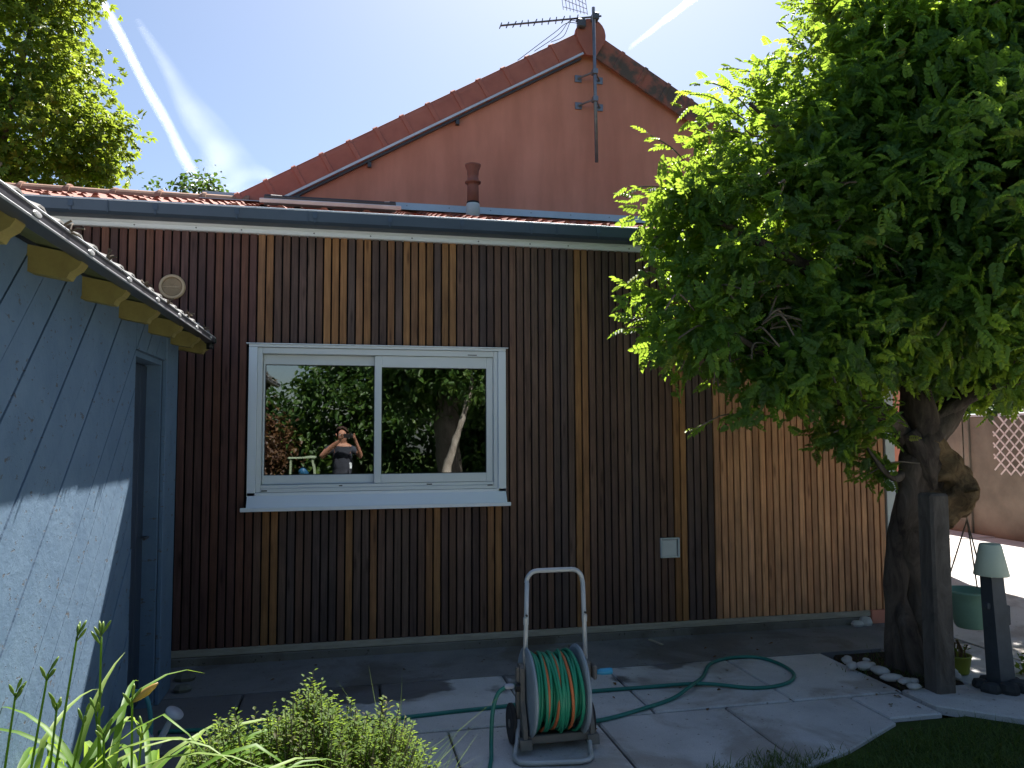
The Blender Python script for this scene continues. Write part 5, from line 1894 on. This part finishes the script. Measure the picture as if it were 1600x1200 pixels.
def daylily(label, cx, cy, cz, leaves, stalks, seed, spread=0.1):
    t = thing('daylily', label, 'plant', (cx, cy, cz))
    rr = random.Random(seed)
    for k, (az, ln, lean, droop, w) in enumerate(leaves):
        b = (cx + rr.uniform(-spread, spread), cy + rr.uniform(-spread, spread) * 0.7, cz)
        tinted(strap_leaf(b, math.radians(az), ln, lean, droop, w, seed * 100 + k), 'leaf', M['strap'], t, rr.choice((0.25, 0.4, 0.5, 0.6, 0.8, 0.95)))
    for (tx, ty, tz, bx_, nb) in stalks:
        m = MB()
        top = Vector((tx, ty, tz))
        base = Vector((bx_, cy, cz))
        mid = base.lerp(top, 0.55) + Vector((rr.uniform(-.02, .02), 0, 0.02))
        P = spline([base, mid, top], 7)
        m.tube(P, [0.0048 - 0.0018 * i / len(P) for i in range(len(P))], 7)
        st = tinted(m, 'stalk', M['strap'], t, 0.25)
        d = (top - mid).normalized()
        for j in range(nb):
            a = rr.uniform(0, 6.28)
            dd = (d + Vector((math.cos(a) * 0.7, math.sin(a) * 0.7, rr.uniform(0.0, 0.4)))).normalized()
            p0 = top + d * rr.uniform(-0.035, 0.01)
            ln = rr.uniform(0.026, 0.045)
            m = MB()
            m.tube([p0, p0 + dd * 0.012, p0 + dd * (0.012 + ln * 0.35), p0 + dd * (0.012 + ln * 0.75), p0 + dd * (0.012 + ln)], [0.0018, 0.0024, 0.005, 0.004, 0.0012], 7)
            tinted(m, 'bud', M['bud'], st, rr.choice((0.1, 0.2, 0.35, 0.5)))
    return t


rr = random.Random(77)


def fan(n, az0, az1, l0, l1, e0, e1, d0, d1, w0=0.010, w1=0.018):
    return [(rr.uniform(az0, az1), rr.uniform(l0, l1), rr.uniform(e0, e1), rr.uniform(d0, d1), rr.uniform(w0, w1)) for _ in range(n)]


daylily('daylily clump with tall budded stalks in the lower left corner', -0.93, -3.25, 0.10,
        fan(26, -40, 220, 0.8, 1.1, 70, 88, 60, 140), [(-0.877, -3.2, 0.885, -0.95, 5), (-0.962, -3.2, 0.835, -1.0, 5), (-0.80, -3.2, 0.99, -0.9, 4), (-0.845, -3.21, 0.80, -0.86, 4), (-0.765, -3.22, 0.76, -0.85, 3)], 3)
daylily('daylily clump between the corner clump and the shrub, with arching pale leaves', -0.66, -3.2, 0.10,
        fan(26, -50, 60, 0.85, 1.1, 70, 84, 120, 180, 0.012, 0.019) + fan(24, 60, 230, 0.8, 1.05, 70, 86, 90, 160),
        [(-0.732, -3.2, 0.985, -0.72, 5), (-0.74, -3.21, 0.77, -0.7, 4), (-0.635, -3.22, 0.80, -0.64, 5), (-0.60, -3.24, 0.70, -0.62, 5), (-0.69, -3.3, 0.73, -0.68, 4)], 4)
daylily('lowest daylily clump in front, mostly long pale arching leaves', -0.56, -3.5, 0.08,
        fan(34, -40, 60, 0.72, 1.0, 68, 86, 110, 170, 0.010, 0.016) + fan(40, 90, 250, 0.72, 1.0, 68, 86, 80, 150), [(-0.62, -3.45, 0.68, -0.6, 4)], 5, 0.14)
# one opening orange bud
o = MB()
p0 = Vector((-0.633, -3.22, 0.79))
dd = Vector((0.75, 0.1, 0.55)).normalized()
o.tube([p0, p0 + dd * 0.02, p0 + dd * 0.045, p0 + dd * 0.07, p0 + dd * 0.085], [0.003, 0.009, 0.0125, 0.008, 0.002], 9)
dl = [x_ for x_ in bpy.data.objects if x_.name.startswith('daylily') and x_.parent is None][1]
stk = [c for c in dl.children if c.name.startswith('stalk')][2]
tinted(o, 'bud', M['bud'], stk, 1.0)

# heath shrub: upright twiggy stems set with tiny leaves
sh = thing('heath_shrub', 'sunlit olive green heath shrub in the bed at the bottom edge', 'shrub', (-0.12, -2.95, 0.06))
q = MB()
PP, DD, NN, TT = [], [], [], []
for k in range(1150):
    a, r_ = rr.uniform(0, 6.28), rr.random() ** 0.6
    ex, ey = math.cos(a) * r_, math.sin(a) * r_
    hx = 0.585 + 0.05 * math.sin(ex * 9 + 1.3) + 0.04 * math.sin(ex * 21 + ey * 7)
    hgt = hx * (1 - 0.42 * r_ ** 2.4) + rr.uniform(-0.09, 0.035)
    top = Vector((-0.13 + ex * 0.47, -2.98 + ey * 0.36, 0.06 + hgt))
    base = Vector((-0.125 + ex * 0.16, -2.98 + ey * 0.13, 0.06))
    mid = base.lerp(top, 0.55) + Vector((ex * 0.05, ey * 0.04, 0.0))
    P = spline([base, mid, top], 5)
    q.tube(P, [0.0026, 0.0024, 0.0022, 0.002, 0.0019, 0.0017, 0.0016, 0.0015, 0.0014, 0.0013, 0.0012][:len(P)], 4, False)
    br_ = rr.random() < 0.16
    for j in range(26):
        t = 0.5 + 0.5 * j / 25
        i0 = min(int(t * (len(P) - 1)), len(P) - 2)
        p = P[i0].lerp(P[i0 + 1], t * (len(P) - 1) - i0)
        d = (P[i0 + 1] - P[i0]).normalized()
        b = rr.uniform(0, 6.28)
        rad = Vector((math.cos(b), math.sin(b), 0))
        PP.append(tuple(p + rad * rr.uniform(0, 0.012)))
        DD.append(tuple(d * 0.8 + rad))
        NN.append(tuple(d - rad * 0.4))
        TT.append((0.12 if br_ else 0.55) + rr.gauss(0, 0.12) + 0.25 * (t - 0.75))
q.build('stem', M['twig'], sh)
me = leaf_mesh('foliage', OVAL_V, OVAL_F, np.array(PP), np.array(DD), np.array(NN), rng.uniform(0.011, 0.021, len(PP)), np.clip(np.array(TT), 0, 1), M['shrub'])
link('foliage', me, sh)


def blades(name, pts, ln, w, parent=None, tint=0.5, lean=(50, 85), mat='grass'):
    m = MB()
    tl_ = []
    for (x, y, z) in pts:
        az = rr.uniform(0, 6.28)
        el = math.radians(rr.uniform(*lean))
        L3 = ln * rr.uniform(0.6, 1.2)
        d2 = Vector((math.cos(az), math.sin(az), 0))
        s = Vector((-d2.y, d2.x, 0)) * w
        p = Vector((x, y, z))
        o_ = len(m.v)
        for i in range(4):
            k = 1 - i / 3
            m.v += [tuple(p - s * k), tuple(p + s * k)]
            p = p + (d2 * math.cos(el) + Vector((0, 0, math.sin(el)))) * L3 / 3
            el -= rr.uniform(0.1, 0.45)
        tl_ += [tint + rr.gauss(0, 0.2)] * 8
        for i in range(3):
            m.f.append((o_ + 2 * i, o_ + 2 * i + 1, o_ + 2 * i + 3, o_ + 2 * i + 2))
    me_ = m.mesh(name, M[mat])
    at = me_.attributes.new('tint', 'FLOAT', 'POINT')
    at.data.foreach_set('value', np.clip(np.array(tl_), 0, 1).astype(np.float32))
    return link(name, me_, parent)


gt = thing('grass_tuft', 'tuft of long bright grass beside the heath shrub', 'grass', (0.1, -3.05, 0.06))
o = blades('blades', [(0.1 + rr.gauss(0, 0.1), -3.05 + rr.gauss(0, 0.09), 0.06) for _ in range(150)], 0.5, 0.0032, gt, 0.75, (58, 88), 'strap')
o['kind'] = 'stuff'
gt2 = thing('grass_tuft', 'spray of bright grass blades at the shrub end near the hose', 'grass', (0.17, -2.8, 0.06))
o = blades('blades', [(0.17 + rr.gauss(0, 0.02), -2.8 + rr.gauss(0, 0.02), 0.06) for _ in range(30)], 0.6, 0.004, gt2, 0.6, (58, 84), 'strap')
o['kind'] = 'stuff'

# lawn: short blades in the shade along the slab edge, and around the trunk
pts = []
for k in range(26000):
    x, y = rr.uniform(1.5, 5.2), rr.uniform(-3.0, -1.85)
    edge = -2.2 - 0.14 * max(0, 2.3 - x) + 0.045 * math.sin(x * 7) + 0.03 * math.sin(x * 19) + 0.3 * max(0, x - 2.55)
    if x > 3.34:
        edge = min(edge, -1.86 - 0.86 * (x - 3.34) if x < 3.8 else -2.25 - 0.38 * (x - 3.8))
    d_ = edge - y
    if d_ > 0 and rr.random() < min(1.0, 0.15 + d_ * 5):
        on = (y > -3.3 and x < 1.72) or (y > -2.41 and x < 2.17) or (y > -2.38 + 0.5 * (x - 2.17) and x < 2.99) or (y > -1.93 and x < 3.34)
        pts.append((x, y, 0.0 if on else -0.024))
lw = blades('lawn_grass', pts, 0.065, 0.0024, None, 0.35, (20, 80))
tag(lw, None, None, None, 'stuff')
pts = [(3.62 + rr.gauss(0, 0.13), -1.2 + rr.gauss(0, 0.16), 0.01) for _ in range(700)]
lw2 = blades('pit_grass', pts, 0.05, 0.0022, None, 0.3, (30, 80))
tag(lw2, None, None, None, 'stuff')
pts = [(rr.uniform(-12, 12), -4.8 - 9 * rr.random() ** 1.2, -0.07) for _ in range(9000)]
lw3 = blades('garden_grass', pts, 0.14, 0.006, None, 0.5, (40, 85))
tag(lw3, None, None, None, 'stuff')
eg = thing('edge_weed', 'low leafy weed in the sun by the lamp base at the right edge', 'plant', (4.42, -1.5, 0.0))
P_ = np.array([(4.42 + rng.normal(0, .06), -1.5 + rng.normal(0, .06), abs(rng.normal(0.05, 0.03)) + 0.01) for _ in range(160)])
me = leaf_mesh('leaves', OVAL_V, OVAL_F, P_, rng.normal(0, 1, (160, 3)) + [0, 0, 0.5], np.tile([0, 0, 1.0], (160, 1)) + rng.normal(0, .3, (160, 3)), rng.uniform(0.025, 0.05, 160), rng.uniform(0.3, 0.9, 160), M['shrub'])
link('leaves', me, eg)

# ================================================================== the photographer (mirrored in the window)
pe = thing('person', 'person in a charcoal t-shirt holding up a phone, mirrored in the window', 'person', (-0.1, -6.12, -0.07))


def skin_mesh(name, joints, edges, root, sub=2):
    me = bpy.data.meshes.new(name)
    names = list(joints)
    ix = {n_: i for i, n_ in enumerate(names)}
    me.from_pydata([joints[n_][0] for n_ in names], [(ix[a], ix[b]) for a, b in edges], [])
    o = bpy.data.objects.new(name, me)
    COL.objects.link(o)
    o.modifiers.new('skin', 'SKIN').use_smooth_shade = True
    sv = me.skin_vertices[0].data
    for n_ in names:
        r_ = joints[n_][1]
        sv[ix[n_]].radius = r_ if isinstance(r_, tuple) else (r_, r_)
        sv[ix[n_]].use_root = (n_ == root)
    sd = o.modifiers.new('sub', 'SUBSURF')
    sd.levels = sd.render_levels = sub
    dg = bpy.context.evaluated_depsgraph_get()
    ev_ = o.evaluated_get(dg)
    me2 = bpy.data.meshes.new_from_object(ev_)
    bpy.data.objects.remove(o)
    me2.name = name
    return me2


BX, BY, G = -0.09, -6.14, -0.07
J = {'pelvis': ((BX, BY - 0.02, G + 0.98), (0.15, 0.11)), 'waist': ((BX, BY - 0.02, G + 1.14), (0.14, 0.1)), 'chest': ((BX, BY - 0.01, G + 1.34), (0.155, 0.11)),
     'collar': ((BX, BY - 0.005, G + 1.46), (0.1, 0.08)), 'neck': ((BX, BY, G + 1.53), 0.055), 'jaw': ((BX, BY + 0.025, G + 1.60), (0.06, 0.07)), 'skull': ((BX, BY + 0.02, G + 1.69), (0.075, 0.095)),
     'crown': ((BX, BY + 0.005, G + 1.755), (0.06, 0.075)), 'nose': ((BX, BY + 0.115, G + 1.655), 0.013)}
E_ = [('pelvis', 'waist'), ('waist', 'chest'), ('chest', 'collar'), ('collar', 'neck'), ('neck', 'jaw'), ('jaw', 'skull'), ('skull', 'crown'), ('skull', 'nose')]
PHX, PHZ = 0.0, 1.585      # phone centre
for s, nm in ((-1, 'l'), (1, 'r')):
    sx_ = BX + s * 0.19
    el_ = (BX + s * 0.30, BY + 0.10, G + 1.32)
    wr = (PHX + s * 0.115, -5.895, PHZ - 0.075)
    J['sh' + nm] = ((sx_, BY - 0.005, G + 1.43), 0.062)
    J['ua' + nm] = ((sx_ * 0.45 + el_[0] * 0.55, (BY + el_[1]) / 2, G + 1.375), 0.05)
    J['el' + nm] = (el_, 0.042)
    J['fa' + nm] = ((el_[0] * 0.6 + wr[0] * 0.4, el_[1] * 0.6 + wr[1] * 0.4, el_[2] * 0.6 + wr[2] * 0.4), 0.041)
    J['wr' + nm] = (wr, 0.027)
    J['pa' + nm] = ((PHX + s * 0.1, -5.865, PHZ - 0.03), (0.03, 0.02))
    E_ += [('collar', 'sh' + nm), ('sh' + nm, 'ua' + nm), ('ua' + nm, 'el' + nm), ('el' + nm, 'fa' + nm), ('fa' + nm, 'wr' + nm), ('wr' + nm, 'pa' + nm)]
    # four fingers over the phone's end, thumb behind it
    for f, (dz, ln) in enumerate(((0.03, 0.9), (0.012, 1.0), (-0.008, 0.95), (-0.026, 0.8))):
        a_, b_ = 'f%d%s' % (f, nm), 'g%d%s' % (f, nm)
        J[a_] = ((PHX + s * (0.098 - 0.004 * f), -5.838, PHZ + dz), 0.009)
        J[b_] = ((PHX + s * (0.083 - 0.018 * ln * 0.6), -5.8135, PHZ + dz + 0.002), 0.0075)
        E_ += [('pa' + nm, a_), (a_, b_)]
    J['t0' + nm] = ((PHX + s * 0.088, -5.862, PHZ - 0.045), 0.011)
    J['t1' + nm] = ((PHX + s * 0.062, -5.846, PHZ - 0.032), 0.009)
    E_ += [('pa' + nm, 't0' + nm), ('t0' + nm, 't1' + nm)]
    J['hip' + nm] = ((BX + s * 0.095, BY - 0.02, G + 0.9), 0.095)
    J['kn' + nm] = ((BX + s * 0.11, BY + 0.005, G + 0.5), 0.06)
    J['cf' + nm] = ((BX + s * 0.115, BY - 0.02, G + 0.36), 0.058)
    J['an' + nm] = ((BX + s * 0.12, BY - 0.03, G + 0.09), 0.042)
    J['to' + nm] = ((BX + s * 0.135, BY + 0.15, G + 0.04), (0.045, 0.032))
    E_ += [('pelvis', 'hip' + nm), ('hip' + nm, 'kn' + nm), ('kn' + nm, 'cf' + nm), ('cf' + nm, 'an' + nm), ('an' + nm, 'to' + nm)]
me = skin_mesh('body', J, E_, 'pelvis', 2)
me.materials.clear()
me.materials.append(M['skin'])
link('body', me, pe)


def inflate(J0, names, d, cut=None):
    out = {}
    for n_ in names:
        p, r_ = J0[n_]
        r_ = r_ if isinstance(r_, tuple) else (r_, r_)
        out[n_] = (p, (r_[0] + d, r_[1] + d))
    return out


SJ = inflate(J, ['pelvis', 'waist', 'chest', 'collar', 'shl', 'shr', 'ual', 'uar'], 0.016)
SJ['nk'] = ((BX, BY - 0.004, G + 1.497), (0.082, 0.072))
SJ['hem'] = ((BX, BY - 0.02, G + 0.9), (0.168, 0.128))
me = skin_mesh('shirt', SJ, [('hem', 'pelvis'), ('pelvis', 'waist'), ('waist', 'chest'), ('chest', 'collar'), ('collar', 'nk'), ('collar', 'shl'), ('collar', 'shr'), ('shl', 'ual'), ('shr', 'uar')], 'chest', 2)
me.materials.clear()
me.materials.append(M['shirt'])
shirt = link('shirt', me, pe)
B('print', M['white'], shirt, (0.03, 0.055, BY + 0.135, BY + 0.143, G + 1.16, G + 1.235), c=0.002)
TJ = inflate(J, ['hipl', 'hipr', 'knl', 'knr', 'cfl', 'cfr', 'pelvis'], 0.014)
for nm in 'lr':
    TJ['hm' + nm] = ((J['an' + nm][0][0], J['an' + nm][0][1], G + 0.1), (0.062, 0.062))
me = skin_mesh('trousers', TJ, [('pelvis', 'hipl'), ('pelvis', 'hipr'), ('hipl', 'knl'), ('hipr', 'knr'), ('knl', 'cfl'), ('knr', 'cfr'), ('cfl', 'hml'), ('cfr', 'hmr')], 'pelvis', 2)
me.materials.clear()
me.materials.append(M['denim'])
link('trousers', me, pe)
q = MB()
q.lathe([(math.sin(a), -math.cos(a)) for a in np.linspace(0, math.pi, 49)], 72)
q.f = [f for f in q.f if sum(q.v[i][2] for i in f) / len(f) > 0.12 + 0.75 * sum(q.v[i][1] for i in f) / len(f) + 0.12 * math.sin(7 * q.v[f[0]][0])]
q.v = [(BX + a * 0.09 * (1 + 0.04 * math.sin(9 * b)), BY + b * 0.112 - 0.004, G + 1.69 + c_ * 0.115) for a, b, c_ in q.v]
q.build('hair', M['hair'], pe, True)
for s in (-1, 1):
    q = MB()
    q.lathe([(0.0105 * math.sin(a), -0.0105 * math.cos(a)) for a in np.linspace(0, math.pi, 9)], 14, (BX + s * 0.03, BY + 0.091, G + 1.672))
    eye = q.build('eye', M['box'], pe, True)
    q = MB()
    q.lathe([(0.0, 0.0098), (0.005, 0.0096), (0.0052, 0.0085)], 12, (BX + s * 0.03, BY + 0.0912, G + 1.672), 'y')
    q.build('iris', M['dark'], eye)
    q = MB()
    q.tube([(BX + s * 0.014, BY + 0.099, G + 1.689), (BX + s * 0.03, BY + 0.099, G + 1.693), (BX + s * 0.046, BY + 0.091, G + 1.689)], [0.003, 0.004, 0.002], 6)
    q.build('eyebrow', M['hair'], pe, True)
    q = MB()
    q.lathe([(0.0, -0.03), (0.012, -0.025), (0.016, 0.0), (0.018, 0.02), (0.008, 0.034), (0.0, 0.035)], 10, (BX + s * 0.083, BY + 0.01, G + 1.665), sq=(0.5, 1.3))
    q.build('ear', M['skin'], pe, True)
    q = MB()
    fx, fy = J['an' + 'lr'[(s + 1) // 2]][0][:2]
    q.box(fx - 0.05 + s * 0.005, fx + 0.05 + s * 0.01, fy - 0.07, fy + 0.21, G, G + 0.075, c=0.025)
    q.build('shoe', M['dark'], pe)
ph = thing('phone', 'dark smartphone held level in both hands by the mirrored person', 'phone', (PHX, -5.825, PHZ))
q = MB()
q.box(PHX - 0.08, PHX + 0.08, -5.832, -5.8225, PHZ - 0.038, PHZ + 0.038, c=0.003)
q.build('case', M['dark'], ph)
q = MB()
q.lathe([(0.0, 0.0), (0.011, 0.0), (0.011, 0.002), (0.0, 0.002)], 16, (PHX + 0.055, -5.8222, PHZ + 0.016), 'y')
q.build('camera_ring', M['galv'], ph)

# ================================================================== condensation trails, high above


def trail(label, a, b, da, db, ra, rb, dens, scale, t0, t1, seed):
    m = MB()
    A = Vector(a).normalized() * da + Vector((0, -5.8, 1.6))
    B2 = Vector(b).normalized() * db + Vector((0, -5.8, 1.6))
    rr_ = random.Random(seed)
    n_ = 40
    P, R_ = [], []
    perp = (B2 - A).normalized().cross(Vector((0, 0, 1))).normalized()
    for i in range(n_ + 1):
        t = i / n_
        P.append(A.lerp(B2, t) + perp * (ra + (rb - ra) * t) * 0.10 * math.sin(t * 17 + seed))
        R_.append((ra + (rb - ra) * t ** 1.3) * (1 + 0.05 * math.sin(t * 23 + seed * 2)))
    m.tube(P, R_, 20, False)
    me_ = m.mesh('contrail', contrail_mat('vapour_%d' % seed, dens, scale), True)
    at = me_.attributes.new('tint', 'FLOAT', 'POINT')
    at.data.foreach_set('value', np.repeat(np.linspace(t0, t1, n_ + 1), 20).astype(np.float32))
    o = link('contrail', me_)
    tag(o, label, 'contrail')
    o.visible_shadow = True
    return o


trail('bright narrow vapour trail left of the gable', (-0.268, 0.845, 0.475), (-0.166, 0.942, 0.278), 3000, 5200, 17, 46, 0.95, 0.02, 0.9, 1.0, 81)
trail('faint broad vapour trail spreading above the tiled ridge', (-0.226, 0.868, 0.445), (-0.105, 0.955, 0.262), 3000, 5200, 14, 250, 0.75, 0.006, 0.2, 1.0, 82)
trail('short thin vapour trail right of the roof ridge', (0.392, 0.772, 0.503), (0.3215, 0.83, 0.455), 3000, 3800, 17, 11, 1.6, 0.02, 1.0, 0.3, 84)

# fallen leaves and grit on the slabs
P_ = np.array([(rng.uniform(1.2, 3.4), rng.uniform(-2.2, -0.1), 0.006) for _ in range(26)] + [(rng.normal(3.25, 0.12), rng.normal(-1.5, 0.25), 0.008) for _ in range(10)] + [(rng.uniform(-0.5, 1.2), rng.uniform(-0.6, -0.05), 0.002) for _ in range(8)])
D_ = rng.normal(0, 1, (len(P_), 3)) * [1, 1, 0.1]
me = leaf_mesh('fallen_leaves', OVAL_V, OVAL_F, P_, D_, np.tile([0, 0, 1.0], (len(P_), 1)) + rng.normal(0, .25, (len(P_), 3)), rng.uniform(0.018, 0.035, len(P_)), rng.uniform(0, 1, len(P_)), M['copper'])
fl_ = link('fallen_leaves', me)
fl_['kind'] = 'stuff'
